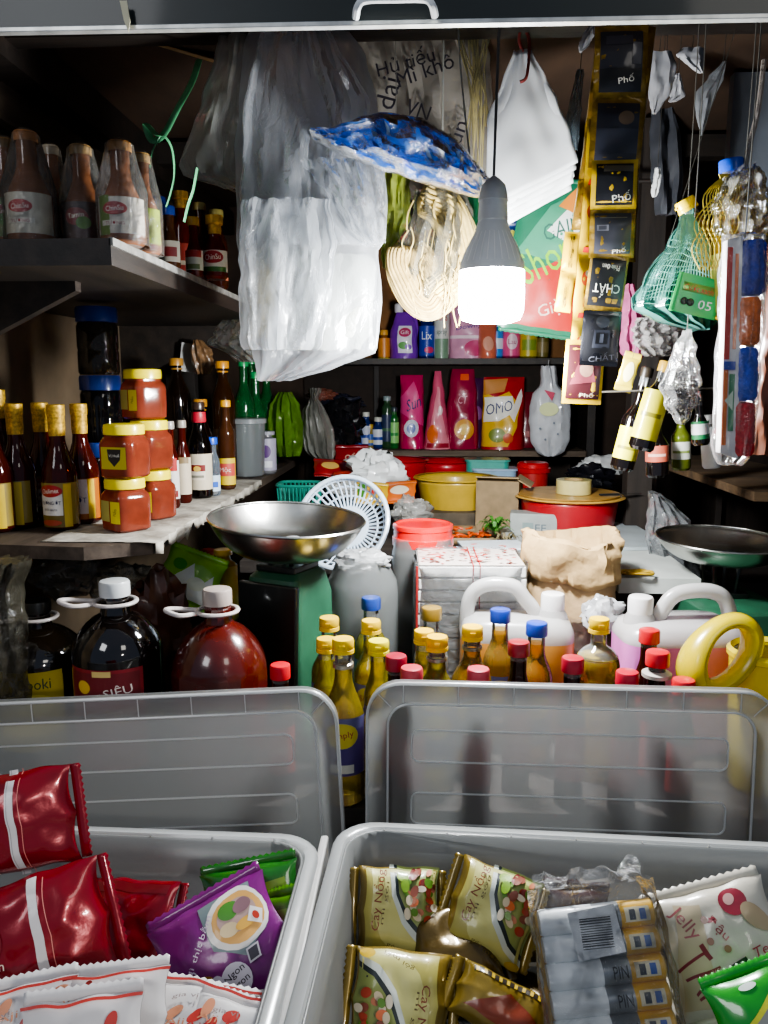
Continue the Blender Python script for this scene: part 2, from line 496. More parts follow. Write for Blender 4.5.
def crumple(c, r, mt, seed, seg=28, amp=.35, freq=2.5, sc3=(1, 1, 1)):
    """crumpled ball or heap of film"""
    mb = MB()
    def F(u, v):
        a = 2*PI*u; b = PI*v
        d = Vector((math.cos(a)*math.sin(b), math.sin(a)*math.sin(b), math.cos(b)))
        n = noise.noise(d*freq+Vector((seed, 0, 0)))*amp+abs(noise.noise(d*freq*2.3+Vector((0, seed, 0))))*amp*.9+noise.noise(d*freq*5+Vector((0, seed, 0)))*amp*.25
        q = d*r*(.85+n)
        return Vector((q.x*sc3[0]+c[0], q.y*sc3[1]+c[1], q.z*sc3[2]+c[2]))
    mb.grid(F, seg, seg//2+4, mt, closeu=True)
    return mb
# ================================================================ camera, light, render look
cam = bpy.data.cameras.new('camera'); cam.sensor_fit = 'HORIZONTAL'; cam.sensor_width = 36; cam.lens = 36*FPX/768
cam.clip_start = .02
co = bpy.data.objects.new('camera', cam); COL.objects.link(co); co.location = CO; co.rotation_euler = (PI/2-PITCH, 0, YAW)
sc.camera = co
sc.view_settings.view_transform = 'AgX'; sc.view_settings.look = 'AgX - Medium High Contrast'; sc.view_settings.exposure = 0.35
sc.cycles.transparent_max_bounces = 40; sc.cycles.max_bounces = 9; sc.cycles.transmission_bounces = 8
sc.cycles.sample_clamp_indirect = 3; sc.cycles.use_denoising = True; sc.cycles.caustics_refractive = False; sc.cycles.caustics_reflective = False
w = bpy.data.worlds.new('night_air'); sc.world = w; w.use_nodes = True
w.node_tree.nodes['Background'].inputs[0].default_value = (.62, .75, 1, 1); w.node_tree.nodes['Background'].inputs[1].default_value = .24

def area(name, loc, target, size, power, col=(1, 1, 1)):
    l = bpy.data.lights.new(name, 'AREA'); l.energy = power; l.size = size; l.color = col
    o = bpy.data.objects.new(name, l); COL.objects.link(o); o.location = loc
    o.rotation_euler = (Vector(target)-Vector(loc)).to_track_quat('-Z', 'Y').to_euler(); return o
# front fill: two unseen area lamps added behind the viewer
area('front_fill_left', (-1.6, -1.5, 3.1), (.1, 1.0, .8), .9, 15.5, (.97, .98, 1))
area('front_fill_right', (1.2, -.9, 2.9), (.1, 1.1, .9), .6, 5, (1, .95, .86))
sp = bpy.data.lights.new('low_sun_beam', 'SPOT'); sp.energy = 45; sp.spot_size = R(19); sp.spot_blend = .5; sp.shadow_soft_size = .06; sp.color = (1, .93, .85)
so = bpy.data.objects.new('low_sun_beam', sp); COL.objects.link(so); so.location = (.9, -.9, 1.75)
so.rotation_euler = (Vector((-.40, .85, .82))-so.location).to_track_quat('-Z', 'Y').to_euler()

# ================================================================ the setting
wallm = wood('#3c332b', '#6b5f52', 2.2, .85, (1, 3, 3), .3)
darkm = wood('#17120f', '#2c241e', 3, .6, (1, 8, 8), .2)
LW = -.98; RW = 1.0; BW = 3.46; CZ = 2.22
MB().box((0, 1.9, -.03), (2.4, 4.4, .06), mat('#4b4641', .9, amt=.4, scale=6)).build('floor'); struct(bpy.data.objects['floor'])
struct(MB().box((LW-.03, 2.2, 1.15), (.06, 2.6, 2.3), mat('#84725c', .9, amt=.5, scale=4, bump=.4)).build('wall_left'))
struct(MB().box((RW+.03, 2.2, 1.15), (.06, 2.6, 2.3), darkm).build('wall_right'))
struct(MB().box((0, BW+.03, 1.15), (2.1, .06, 2.3), mat('#43342a', .85, amt=.5, scale=5)).build('wall_back'))
struct(MB().box((0, 2.25, CZ+.03), (2.1, 2.5, .06), wood('#3a2b20', '#4f3c2d', 2, .8, (3, 1, 3))).build('ceiling'))
# beams under the ceiling
mb = MB(); mb.box((-.83, 2.3, 2.15), (.07, 2.3, .09), darkm); mb.box((-.88, 2.3, 2.07), (.03, 2.3, .08), wood('#2b241e', '#51463b', 4, .6, (8, 1, 8)))
struct(mb.build('trim_1'))
mb = MB(); mb.box((.1, 1.62, 2.17), (1.9, .05, .06), darkm); struct(mb.build('trim_2'))
mb = MB(); mb.box((.1, 2.5, 2.17), (1.9, .05, .06), darkm); struct(mb.build('trim_3'))
# rolled shutter's bottom bar
Ys = 1.08
a = at(-60, 34, Ys); b = at(830, 18, Ys)
t = thing('rolling_shutter', 'dark rolling shutter bottom bar with pale metal lip and white grip across the top', 'shutter', ((a+b)/2).to_tuple(), (0, -math.atan2(b.z-a.z, b.x-a.x), 0))
mb = MB(); mb.box((0, .004, .062), (1.25, .02, .12), mat('#17211f', .45, coat=.2, amt=.3, scale=6)); mb.box((0, .012, .16), (1.25, .02, .1), mat('#101716', .5))
mb.build('curtain_bar', t)
mb = MB(); mb.box((0, -.004, .0), (1.25, .012, .006), mat('#c9cac6', .35, metal=.5, amt=.35, scale=30), bev=.001); mb.build('lip', t)
mb = MB(); h0 = at(395, 13, Ys-.03).z-t.location.z
px0 = at(355, 10, Ys-.03).x-t.location.x; px1 = at(435, 10, Ys-.03).x-t.location.x
mb.tube(cat([(px0, -.02, h0+.0), (px0+.004, -.034, h0+.007), (px0+.014, -.036, h0+.0125), ((px0+px1)/2, -.036, h0+.013), (px1-.014, -.036, h0+.0125), (px1-.004, -.034, h0+.007), (px1, -.02, h0)], 5), .0048, mat('#eef0ee', .3), 8)
mb.build('grip', t)

pq = at(118, 12, 1.04)
M_ = MB(); M_.poly([(-.005, .018), (.004, .018), (.007, -.006), (.004, -.018), (-.001, -.004)], -.0006, .0006, mat('#cfc8a8', .6), axis='y')
tag(M_.build('paper_scrap', loc=(pq.x, 1.062, pq.z+.004)), 'curled pale scrap stuck to the shutter bar near its left end', 'paper')
# left shelves
edge = mat('#8c8a84', .6, amt=.5, scale=40)
shm = wood('#1b1714', '#352c25', 3, .55, (8, 1, 8), .15)
mb = MB(); mb.box(((LW-.48)/2, 1.98, 1.697), (-.48-LW, 1.46, .04), shm)
mb.box((-.479, 1.98, 1.712), (.006, 1.46, .012), edge)
t = thing('wall_shelf', 'dark upper board on the left wall carrying shrink-wrapped bottles', 'shelf', (0, 0, 0))
mb.build('board', t)
for y in (1.45, 2.6):
    MB().poly([(LW, 1.677), (-.62, 1.677), (-.62, 1.66), (LW+.03, 1.5), (LW, 1.5)], y-.012, y+.012, shm, axis='y').build('bracket', t)
t = thing('wall_shelf', 'lower left board with newspaper on it, full of jars and sauces', 'shelf', (0, 0, 0))
mb = MB(); mb.poly([(LW, 1.40), (-.60, 1.36), (-.495, 1.42), (-.48, 3.1), (LW, 3.1)], 1.187, 1.211, wood('#3b3027', '#63564a', 3, .7, (8, 1, 8)))
mb.build('board', t)
def paperF(u, v):
    x = -.70+.215*u; y = 1.40+.95*v
    e = .004*nz(u*6, v*14)
    z = 1.2125+.003*abs(nz(x*30, y*30))
    if u > .93: x = -.484+.012*nz(v*30); z -= (u-.93)*.5*(.6+nz(v*22, 3))
    return Vector((x+e, y, z))
pm = wood('#7d766b', '#d6d0c2', 14, .9, (1, 1, 1))
mb = MB(); mb.grid(paperF, 30, 90, pm)
tag(mb.build('newspaper', solid=.0008), 'torn newspaper lining the lower left board', 'paper')
mb = MB()
a = at(183, 400, 2.75); mb.box((a.x, 2.75, 1.45), (.10, .04, .47), mat('#2a2522', .8)); mb.build('divider', t)

# back shelving
t = thing('shelving_unit', 'dark back shelving with detergent pouches and bottles', 'shelf', (0, 0, 0))
mb = MB(); mb.box((.06, 3.28, 1.226), (1.14, .34, .022), wood('#4a3d31', '#7a6a58', 3, .7, (1, 8, 8)))
mb.box((.06, 3.28, 1.578), (1.14, .34, .022), shm); mb.build('board', t)
mb = MB()
mb.box((-.20, 3.43, 1.40), (.02, .04, .36), darkm); mb.box((.64, 3.28, 1.1), (.03, .34, 2.2), darkm)
mb.build('upright', t)
mb = MB(); mb.box((.06, 3.445, 1.5), (1.14, .02, 1.4), mat('#2e231c', .8, amt=.4)); mb.build('back_panel', t)
mb = MB(); mb.box((.06, 3.436, 1.85), (1.12, .004, .5), mat('#8a5f35', .8, amt=.5, scale=8)); mb.build('lining', t)

# table, and the lower benches that carry bottles and tubs
tm = wood('#2a2522', '#4a423b', 3, .7, (1, 8, 8))
t = thing('work_table', 'cluttered table in the middle of the stall carrying basins and trays', 'table', (.08, 2.525, 0))
mb = MB(); mb.box((0, 0, 1.03), (1.1, 1.07, .03), tm); mb.build('table_top', t)
for sx in (-.5, .5):
    for sy in (-.48, .48): MB().box((sx, sy, .508), (.05, .05, 1.014), tm).build('leg', t)
t = thing('counter', 'low dark bench behind the plastic tubs holding oil and sauce bottles', 'bench', (0, 1.595, 0))
MB().box((0, 0, .785), (1.86, .73, .03), tm).build('bench_top', t)
for sx in (-.88, .88): MB().box((sx, 0, .385), (.05, .5, .77), tm).build('leg', t)
t = thing('display_stand', 'bench at the front carrying the two plastic tubs', 'bench', (0, .87, 0))
MB().box((.05, 0, .603), (1.9, .70, .03), tm).build('bench_top', t)
for sx in (-.8, .9): MB().box((sx, 0, .294), (.05, .5, .588), tm).build('leg', t)
# right side: wooden post, cabinet and ledge
p = at(637, 480, 2.35)
struct(MB().box((p.x, 2.35, 1.1), (.07, .06, 2.2), wood('#1c1713', '#352c25', 4, .7, (8, 8, 1))).build('trim_4'))
p0 = at(704, 60, 1.9)
struct(MB().box((.855, 2.05, 2.03), (.28, .03, .36), mat('#6a7078', .55, amt=.3, scale=5)).build('trim_5'))
t = thing('side_cabinet', 'black cupboard along the right wall', 'cabinet', (.84, 2.2, 0))
mb = MB(); mb.box((0, .23, .5), (.28, .85, 1.0), darkm); mb.build('body', t)
mb = MB(); mb.box((0.01, .0, 1.255), (.27, .9, .02), wood('#3a2d20', '#6a543a', 3, .7)); mb.build('ledge', t)
for y in (-.43, .43): MB().box((.12, y, 1.12), (.02, .02, .25), darkm).build('bracket', t)

# ================================================================ plastic tubs and lids
frost = film('#cdd0cf', .40, .22, .28, .04, 6, .66, .7)
frost_t = film('#c6c8c6', .52, .22, .3, .05, 6, .55, .7)
def tub(label, x, y, rz, w, d, h, z0):
    t = thing('storage_tub', label, 'tub', (x, y, z0), (0, 0, rz))
    mb = MB()
    def loop(k, z, r=.05): return [Vector((p[0], p[1], z)) for p in rrect(w-2*k, d-2*k, max(.005, r-k*.3), 6)]
    L_ = [loop(.045, 0, .06), loop(.037, .012, .06), loop(.02, h*.55), loop(.012, h*.75), loop(.008, h*.8), loop(.003, h)]
    n = len(L_[0]); vs = [v for l in L_ for v in l]
    fs = [tuple(range(n))]+[(j*n+i, j*n+(i+1) % n, (j+1)*n+(i+1) % n, (j+1)*n+i) for j in range(len(L_)-1) for i in range(n)]
    mb.add(vs, fs, frost_t); mb.build('wall', t, solid=.003, sharp=70)
    mb = MB()
    L_ = [loop(.003, h-.003), loop(-.001, h+.003), loop(-.012, h+.003), loop(-.016, h-.001), loop(-.018, h-.014), loop(-.0165, h-.014), loop(-.014, h-.003), loop(-.001, h-.001), loop(.003, h-.003)]
    vs = [v for l in L_ for v in l]
    fs = [(j*n+i, j*n+(i+1) % n, (j+1)*n+(i+1) % n, (j+1)*n+i) for j in range(len(L_)-1) for i in range(n)]
    mb.add(vs, fs, film('#e6e9e8', .72, .2, .22, .03, 8, .5, 1))
    for k in range(-3, 4):
        for s in (-1, 1):
            mb.box((k*w*.14, s*(d/2-.002), h-.012), (.0025, .004, .028), frost)
    mb.build('rim', t, sharp=50)
    return t
tub('frosted clear plastic tub holding the gold noodle packets', .204, .805, R(-2.5), .63, .44, .26, .62)
tub('frosted clear plastic tub holding the red foil packets', -.462, .791, R(-1), .615, .43, .26, .62)

def make_lid(label, loc, rot, w, h, inset=.034):
    t = thing('tub_lid', label, 'lid', loc, rot)
    T = Matrix.Translation((0, 0, h/2))
    mb = MB()
    def loop(k, y, r=.055): return [Vector((p[0], y, p[1]+h/2)) for p in rrect(w-2*k, h-2*k, max(.006, r-k*.6), 8)]
    # front face looks to -Y : stepped panel
    prof = [(0, .016), (0, .002), (.003, 0), (inset-.004, 0), (inset, .004), (inset+.001, .007)]
    Ls = [loop(k, y) for k, y in prof]; n = len(Ls[0])
    vs = [v for l in Ls for v in l]
    fs = [(j*n+i, j*n+(i+1) % n, (j+1)*n+(i+1) % n, (j+1)*n+i) for j in range(len(Ls)-1) for i in range(n)]
    fs.append(tuple((len(Ls)-1)*n+i for i in range(n)))
    mb.add(vs, fs, frost); mb.build('panel', t, solid=.0022, sharp=50)
    rim = film('#f4f6f5', .85, .1, .2, .02, 8, .4, 1)
    mb = MB()
    for k, r_ in ((.001, .0026), (inset, .0020)):
        mb.tube([Vector((p.x, p.y-.0005, p.z)) for p in loop(k, 0)], r_, rim, 6, closed=True)
    for zc in (.25, .50, .75):
        pts = [Vector((p[0], .0055, p[1]+h*zc)) for p in rrect(w-2*inset-.075, h*.125, .012, 4)]
        mb.tube(pts, .0016, rim, 5, closed=True)
    for k in range(-3, 4):
        for zz in (h-inset/2, inset/2): mb.box((k*w*.136, -.0008, zz), (.0016, .002, inset*.85), rim)
    for sx in (-1, 1):
        for sz in (-1, 1):
            mb.box((sx*(w/2-.028), -.0008, h/2+sz*(h/2-.028)), (.0016, .002, .03), rim, rot=(0, sx*sz*R(45), 0))
    mb.build('raised_lines', t)
    return t
make_lid('frosted plastic lid standing upright behind the gold noodle tub', (.229, 1.165, .622), (R(-3.5), 0, R(-1)), .632, .413)
make_lid('frosted plastic lid standing upright behind the red packet tub', (-.418, 1.135, .634), (R(-3.5), R(-3.2), R(1.5)), .615, .385)
# something pale and long wedged between the tubs
mb = MB(); mb.box((0, 0, .13), (.011, .34, .25), film('#e9e6e2', .8, .15, .3, .05, 6, .3, 1), bev=.003)
tag(mb.build('divider_board', loc=(-.134, .86, .618)), 'thin whitish plastic board wedged between the two tubs', 'board')
# ================================================================ the bulb
BY = 1.43
bp = at(492, 262, BY)
t = thing('light_bulb', 'large white LED bulb hanging lit on a thin cable', 'lamp', (bp.x, BY, bp.z-.103))
k = .0555
mb = MB(); mb.lathe([(0, -.0), (k*.6, .001), (k*.9, .006), (k, .02), (k*1.02, .05), (k*1.0, .088)], mat('#f6faff', .4, emit=55, amt=0), 40); mb.build('diffuser', t)
mb = MB(); prof = [(k*1.0, .088), (k*.98, .10), (k*.8, .125), (k*.56, .15), (k*.45, .17)]
hs = mat('#d4d8da', .45, amt=.05)
mb.lathe(prof, hs, 40)
for i in range(28):
    a = 2*PI*i/28
    mb.add([(math.cos(a+q)*r*1.03, math.sin(a+q)*r*1.03, z) for r, z in prof[1:4] for q in (-.02, .02)], [(0, 1, 3, 2), (2, 3, 5, 4)], mat('#f0f2f2', .4))
mb.build('heat_sink', t)
mb = MB(); mb.lathe([(k*.44, .165), (k*.46, .175), (k*.43, .20), (k*.46, .203), (k*.42, .215), (k*.36, .228), (k*.18, .238), (.003, .243)], mat('#c8cacb', .5), 32); mb.build('socket', t)
mb = MB(); mb.tube([(0, 0, .24), (.002, 0, .38), (.006, .004, CZ-t.location.z)], .0026, mat('#4d4f52', .5), 6); mb.build('cable', t)
l = bpy.data.lights.new('bulb_glow', 'POINT'); l.energy = 44; l.shadow_soft_size = .05; l.color = (.96, .985, 1)
o = bpy.data.objects.new('bulb_glow', l); COL.objects.link(o); o.location = (bp.x, BY, bp.z-.103-.06)

# ================================================================ upper left shelf
SZ = 1.7175
sauce = liquid('#4a1f10', .15, '#7a3a1a'); brown = liquid('#7a4a2c', .25, '#b0825c'); pale_br = liquid('#b07048', .1, '#c0825c')
goldfoil = mat('#c79a45', .35, metal=.5, amt=.5, scale=160); wrapfilm = film('#dcdcd4', .04, .28, .12, .5, 40, .4, 1)
redw = [('e', 0, .010, .020, .010, '#b3262a'), ('t', 'ChinSu', 0, .010, .028, .008, 4, '#f6efe2'), ('r', -.022, -.016, .022, -.008, '#e9e3d3'), ('t', 'TƯƠNG', 0, -.012, .03, .006, 0, '#a12525')]
grnw = [('e', 0, .006, .02, .014, '#8b2f2a'), ('e', .012, -.004, .012, .01, '#5d8a33'), ('t', 'Tamin', 0, .008, .026, .008, 8, '#f0e6c8')]
def wrapped(label, px, pyt, Y, Rb, capr, cap, lab, labc='#8a9a3a', seed=0, tilt=0, body=None, grp='film-wrapped bottles on the upper left board'):
    t = bottle('sauce_bottle', label, px, pyt, Y, SZ, Rb, Rb*.42, body or pale_br, cap, capr, .016, neck=.03, sh=.07, lab=(.10, .48, Rb*1.5, labc, lab), rot=(0, R(tilt), 0), group=grp)
    H = at(px, pyt, Y).z-SZ
    mb = MB()
    def F(u, v):
        a = 2*PI*u; z = -.000+(H+.004)*v
        r = Rb*1.12 if v < .5 else Rb*1.12+(capr*1.15-Rb*1.12)*min(1, (v-.5)/.42)
        if v > .985: r *= .5
        r *= 1+.07*nz(math.cos(a)*3+seed, math.sin(a)*3, v*5)
        return Vector((r*math.cos(a), r*math.sin(a), z))
    mb.grid(F, 28, 20, wrapfilm, closeu=True); mb.build('film', t)
    return t
wrapped('brown sauce bottle in film, half cut off at the left end of the upper board', 3, 139, 1.36, .036, .016, '#8c6a3c', grnw, '#6d7a33', 1)
wrapped('brown film-wrapped bottle with red and white label, second from the left', 25, 132, 1.33, .037, .0185, '#c08048', redw, '#cfc8b4', 2)
wrapped('narrow brown bottle in film with its shoulder behind the red labelled one', 50, 146, 1.44, .028, .014, '#c9b9a0', grnw, '#47522a', 3)
wrapped('dull brown bottle in film with a dark floral label on the upper board', 80, 146, 1.38, .034, .018, '#b08a52', grnw, '#4a2c22', 4)
wrapped('tallest film-wrapped bottle with orange patterned cap at the outer board corner', 119, 142, 1.33, .036, .019, '#c58a44', [('r', -.03, -.03, -.008, .03, '#6f8d2f')]+redw, '#d8cfc0', 5)
wrapped('slim film-wrapped bottle with lime green label leaning at the board edge', 141, 154, 1.42, .028, .0145, '#c89c58', [('t', 'Nắp', 0, .012, .02, .01, 60, '#f4f0d8'), ('e', 0, -.01, .012, .008, '#c0d04a')], '#a3b52a', 6)
# smaller bottles further in
def small(label, px, pyt, Y, Rb, cap, capr, body, labc, lab, z0=SZ, capH=.018, neck=.025, sh=.04, foil=None, name='sauce_bottle', lr=(.12, .5), grp='small bottles standing further in on the upper board', **k):
    return bottle(name, label, px, pyt, Y, z0, Rb, Rb*.5, body, cap, capr, capH, neck=neck, sh=sh, lab=(lr[0], lr[1], Rb*1.5, labc, lab), group=grp, foil=foil, **k)
redsau = liquid('#8c1f10', .2, '#c2401e')
small('small bottle with round blue cap against the wall-side of the wrapped row', 158, 197, 1.62, .024, '#1d3f9a', .015, brown, '#c7c0b0', [('r', -.02, -.01, .02, .008, '#a02a22')])
small('small bottle with blue cap hanging back at the board edge', 168, 206, 1.60, .02, '#2a4db0', .013, brown, '#b8b0a0', [('r', -.02, -.01, .02, .008, '#7c2b2a')])
small('gold topped bottle behind the green ribbon', 180, 192, 1.95, .026, '#d49a3a', .018, redsau, '#b33a2a', [('r', -.03, -.01, .03, 0, '#e8dcc0')], foil=goldfoil)
small('dark capped bottle beside the gold topped one', 199, 203, 1.98, .024, '#8a7d4c', .016, sauce, '#5b2a24', [('r', -.02, -.005, .02, .006, '#cbbb8a')])
small('little square bottle of pale sauce with gold cap and white label', 193, 217, 1.72, .018, '#c9962e', .0125, redsau, '#dfe0d0', [('r', -.02, .006, .02, .02, '#b02a22'), ('r', -.015, -.018, .015, -.008, '#7d8d5a')])
small('red chilli sauce bottle with gold foil neck and red and white label', 214, 216, 1.76, .026, '#e2ac38', .018, redsau, '#f0e6d8', [('e', 0, .008, .024, .013, '#b41f26'), ('t', 'ChinSu', 0, .008, .034, .011, 4, '#fff7ee'), ('r', -.03, -.022, .03, -.012, '#3d6b2c')], foil=mat('#d8a63a', .35, metal=.3, amt=.4, scale=140))
small('olive capped bottle standing behind the red chilli sauce', 216, 210, 1.95, .024, '#7e7440', .017, sauce, '#c07050', [('r', -.02, -.01, .02, .01, '#872b22')])
# green ribbon tied at the bracket
gr = mat('#4f9a6a', .5, amt=.3)
mb = MB()
def rib(pts, w=.0065): mb.tube(cat([at(x, y, Y) for x, y, Y in pts], 6), w, gr, 8, flat=.3)
rib([(199, 60, 1.6), (192, 82, 1.55), (178, 108, 1.5), (164, 134, 1.5), (152, 140, 1.5), (146, 124, 1.5), (156, 134, 1.48), (165, 137, 1.48), (172, 150, 1.49), (174, 175, 1.5), (170, 195, 1.5), (166, 207, 1.5)])
rib([(162, 135, 1.5), (153, 150, 1.5), (150, 168, 1.5)], .003)
rib([(197, 168, 1.5), (193, 190, 1.5), (188, 205, 1.5), (184, 222, 1.5)], .006)
tag(mb.build('ribbon'), 'loose green plastic ribbon knotted over the upper left bottles', 'ribbon')

# ================================================================ lower left shelf
LZ = 1.2135
chil = liquid('#5c150a', .12, '#8a2a12')
goldneck = mat('#caa23c', .4, metal=.35, amt=.55, scale=180)
chlab = [('r', -.03, -.045, .03, -.02, '#6d5a1e'), ('r', -.03, -.022, .017, .02, '#d9d5cf'), ('r', .019, -.045, .034, .04, '#c2a51f'), ('e', -.006, .026, .024, .012, '#a8201c'),
         ('t', 'Cholimex', -.006, .026, .034, .009, 4, '#f5e9da'), ('t', 'TƯƠNG ỚT', -.006, .004, .040, .009, 0, '#2a2c4a'), ('t', 'chili sauce', -.006, -.010, .026, .005, 0, '#5a5c6a'), ('e', -.006, -.036, .02, .006, '#a8452a')]
def chili(label, px, pyt, Y, cap='#c79c35', lab=chlab, base='#8c7a3a', rad=.034, rz=0):
    return bottle('chilli_sauce_bottle', label, px, pyt, Y, LZ, rad, .0145, chil, cap, .0165, .022, neck=.045, sh=.075, lab=(.05, .42, rad*1.5, base, lab), foil=goldneck, rot=(0, 0, R(rz)), group='dark chilli sauce bottles on the lower board')
chili('dark chilli sauce bottle nearest the middle of its group, white label facing out', 55, 405, 1.53)
chili('dark chilli sauce bottle with its label turned to the wall, left of the centre one', 13, 404, 1.55, rz=-22)
chili('dark chilli sauce bottle hidden behind the front one', 39, 403, 1.64)
chili('dark chilli sauce bottle with orange and yellow label edge, right of the front one', 78, 404, 1.60, lab=[('r', -.03, -.04, .0, .04, '#6a2014'), ('r', .0, -.03, .022, .04, '#d7c9c9'), ('t', 'ỚT', .011, .0, .016, .014, 0, '#31346a'), ('r', .022, -.04, .036, .04, '#e0bb22')], base='#b0631c')
chili('taller yellow capped bottle cut off at the very left, behind the chilli bottles', -4, 390, 1.66, cap='#c8a028')
chili('chilli sauce bottle at the far left with red neck wrapper', -12, 404, 1.50)
# PET jars with blue lids stacked by the wall
jarm = liquid('#34302a', .5, '#a9a69a'); clearp = film('#cfd3d3', .10, .5, .08, .1, 12, .3, 1)
p = at(101, 400, 1.82); jh = .151
for i, (lb, mtj) in enumerate((('topmost of the stack of three clear jars with blue lids', '#4c4438'), ('middle jar with blue lid in the stack of three by the wall', '#1c1d22'), ('bottom dark jar of the stack of three by the wall', '#16120f'))):
    t = thing('plastic_jar', lb, 'jar', (p.x, 1.82, LZ+(2-i)*jh+.0005), group='blue lidded jars stacked by the wall')
    MB().lathe([(0, 0), (.042, 0), (.045, .006), (.045, .05), (.0435, .055), (.045, .06), (.045, .108), (.040, .118)], liquid(mtj, .35, '#8a8578'), 32).build('body', t)
    mb = MB(); mb.lathe([(.041, .116), (.0455, .117), (.0455, .145), (.043, .150), (0, .1505)], mat('#1b3f94', .35, coat=.3), 40); mb.build('lid', t)
mb = MB()
# honey-coloured jars
def honey(label, px, Y, z, rz=0, dark=0, front=True):
    x = at(px, 470, Y).x
    t = thing('plastic_jar', label, 'jar', (x, Y, z), (0, 0, R(rz)), 'square jars of chilli shrimp with yellow lids')
    mb = MB(); c = liquid('#b0543c', .22, '#d08868', .12)
    mb.lathe([(0, 0), (.033, 0), (.0375, .004), (.0385, .03), (.0385, .062), (.037, .070), (.031, .078), (.031, .086)], c, 40, sq=5); mb.build('body', t)
    mb = MB(); ye = mat('#f0dc1c', .35, coat=.3, amt=.1)
    mb.lathe([(.036, .082), (.0385, .083), (.0385, .097), (.037, .1015), (.03, .103), (0, .103)], ye, 40); mb.build('lid', t)
    F = sqF(.0385, 5)
    mb = MB(); em = [('r', -.024, -.022, .024, .02, '#c9b925'), ('p', [(-.012, .016), (.016, .016), (.014, -.004), (.002, -.017), (-.010, -.004)], '#17191d'), ('t', 'Vị Huế', .002, .004, .022, .008, 0, '#f2f0e6')] if front else \
        [('r', -.03, -.02, .005, .02, '#b0a65c'), ('r', .009, -.022, .03, .02, '#dfcf28'), ('t', 'Mắm', .02, .0, .014, .008, 80, '#7d6c14')]
    mb.art(lambda u, v, o=0: F(u, v+.040, o), em, g=.006, off=.0006); mb.build('label', t, weld=False)
    mb = MB(); mb.art(lambda u, v, o=0: F(u-.060, v+.040, o), [('r', -.022, -.02, .02, .018, '#9a9c35'), ('r', -.014, -.012, .012, .010, '#6f7a2e')], g=.006, off=.0006); mb.build('side_label', t, weld=False)
    return t
JH = .1038
honey('upper jar of the front stack, yellow lid and black heart emblem', 126, 1.52, LZ+JH+.001, -14)
honey('lower jar of the front stack of yellow lidded jars at the board edge', 124, 1.52, LZ+.001, -38, front=False)
honey('bottom jar of the rear stack of three yellow lidded jars', 152, 1.66, LZ+.001, -30, front=False)
honey('middle jar of the rear stack of three yellow lidded jars', 151, 1.66, LZ+JH+.002, -36, front=False)
honey('topmost yellow lidded jar, highest of all on the lower board', 147, 1.66, LZ+2*JH+.003, -42, front=False)
# small bottles along the edge
blk = liquid('#120b09', .04, '#2a1510'); soyl = [('r', -.02, -.02, .02, .02, '#e4d7c4'), ('r', -.02, .002, .02, .018, '#7c1f1a'), ('e', 0, .008, .009, .007, '#d9b65a'), ('r', -.016, -.014, .016, -.008, '#8d8a7a')]
G2 = 'small sauce bottles along the lower board'
small('slim dark sauce bottle with grey neck and red and white label next to the jars', 169, 421, 1.80, .0185, '#a8a096', .011, chil, '#d6d2cc', [('r', -.02, .02, .02, .05, '#aa2622'), ('t', 'Dấm', 0, .0, .022, .014, 90, '#1e2c66'), ('r', -.02, -.04, .02, -.025, '#7c201c')], z0=LZ, neck=.03, sh=.05, lr=(.12, .6), grp=G2)
small('slim dark sauce bottle with cream label, just behind the red and white labelled one', 181, 420, 1.88, .0195, '#a39c90', .0115, chil, '#cfc0a8', [('r', -.02, .03, .02, .045, '#8d7a5a')], z0=LZ, neck=.03, sh=.05, lr=(.12, .6), grp=G2)
small('squat black soy bottle with red collar and cream label', 198, 402, 1.97, .030, '#3a2a22', .016, blk, '#d8cbb2', soyl, z0=LZ, neck=.04, sh=.06, lr=(.1, .5), grp=G2)
MB().lathe([(.0165, 0), (.0185, .004), (.0175, .022), (.0165, .026)], mat('#b8283a', .4), 24).build('collar', COL.objects[-1] if False else [o for o in COL.objects if o.get('label', '').startswith('squat black soy')][0], loc=(0, 0, at(198, 402, 1.97).z-LZ-.05))
bottle('water_bottle', 'small clear bottle with bright blue cap on the lower board', 211, 437, 2.0, LZ, .02, .012, film('#b8c8d8', .25, .4, .08, .1, 12, .4, 1), '#1f57c8', .0155, .018, neck=.02, sh=.03, lab=(.1, .4, .03, '#cfe0ee', [('r', -.02, -.01, .02, .004, '#2d63c0')]), group=G2)
small('brown sauce bottle with orange cap and red and yellow label at the board edge', 225, 400, 2.13, .0225, '#dca028', .0145, liquid('#6b4126', .25, '#a8754a'), '#e0c23a', [('r', -.03, -.012, .03, .022, '#c8554a'), ('t', 'Mộc', 0, .004, .03, .016, 0, '#f2e6da')], z0=LZ, neck=.03, sh=.05, lr=(.06, .38), grp=G2)
def pet(label, px, pyt, Y, c, cap, Rb=.038):
    return bottle('large_bottle', label, px, pyt, Y, LZ, Rb, .014, liquid(c, .2, '#6a4a2c'), cap, .0205, .022, neck=.02, sh=.08, lab=(.2, .45, Rb*1.4, '#3a2a1c', [('r', -.02, -.02, .02, .01, '#5b4a2a')]), group='big plastic bottles standing deep on the lower board', ring=mat(cap, .4))
pet('big dark plastic bottle with dull orange cap, deep on the left board', 176, 358, 2.35, '#2a1a10', '#b8863a')
pet('big brown plastic bottle with bright orange cap, deep on the left board', 222, 361, 2.40, '#4a2c16', '#d8962c', .036)
pet('lower brown plastic bottle with orange cap between the two tall ones', 200, 399, 2.32, '#2c1a10', '#c88a2c', .034)
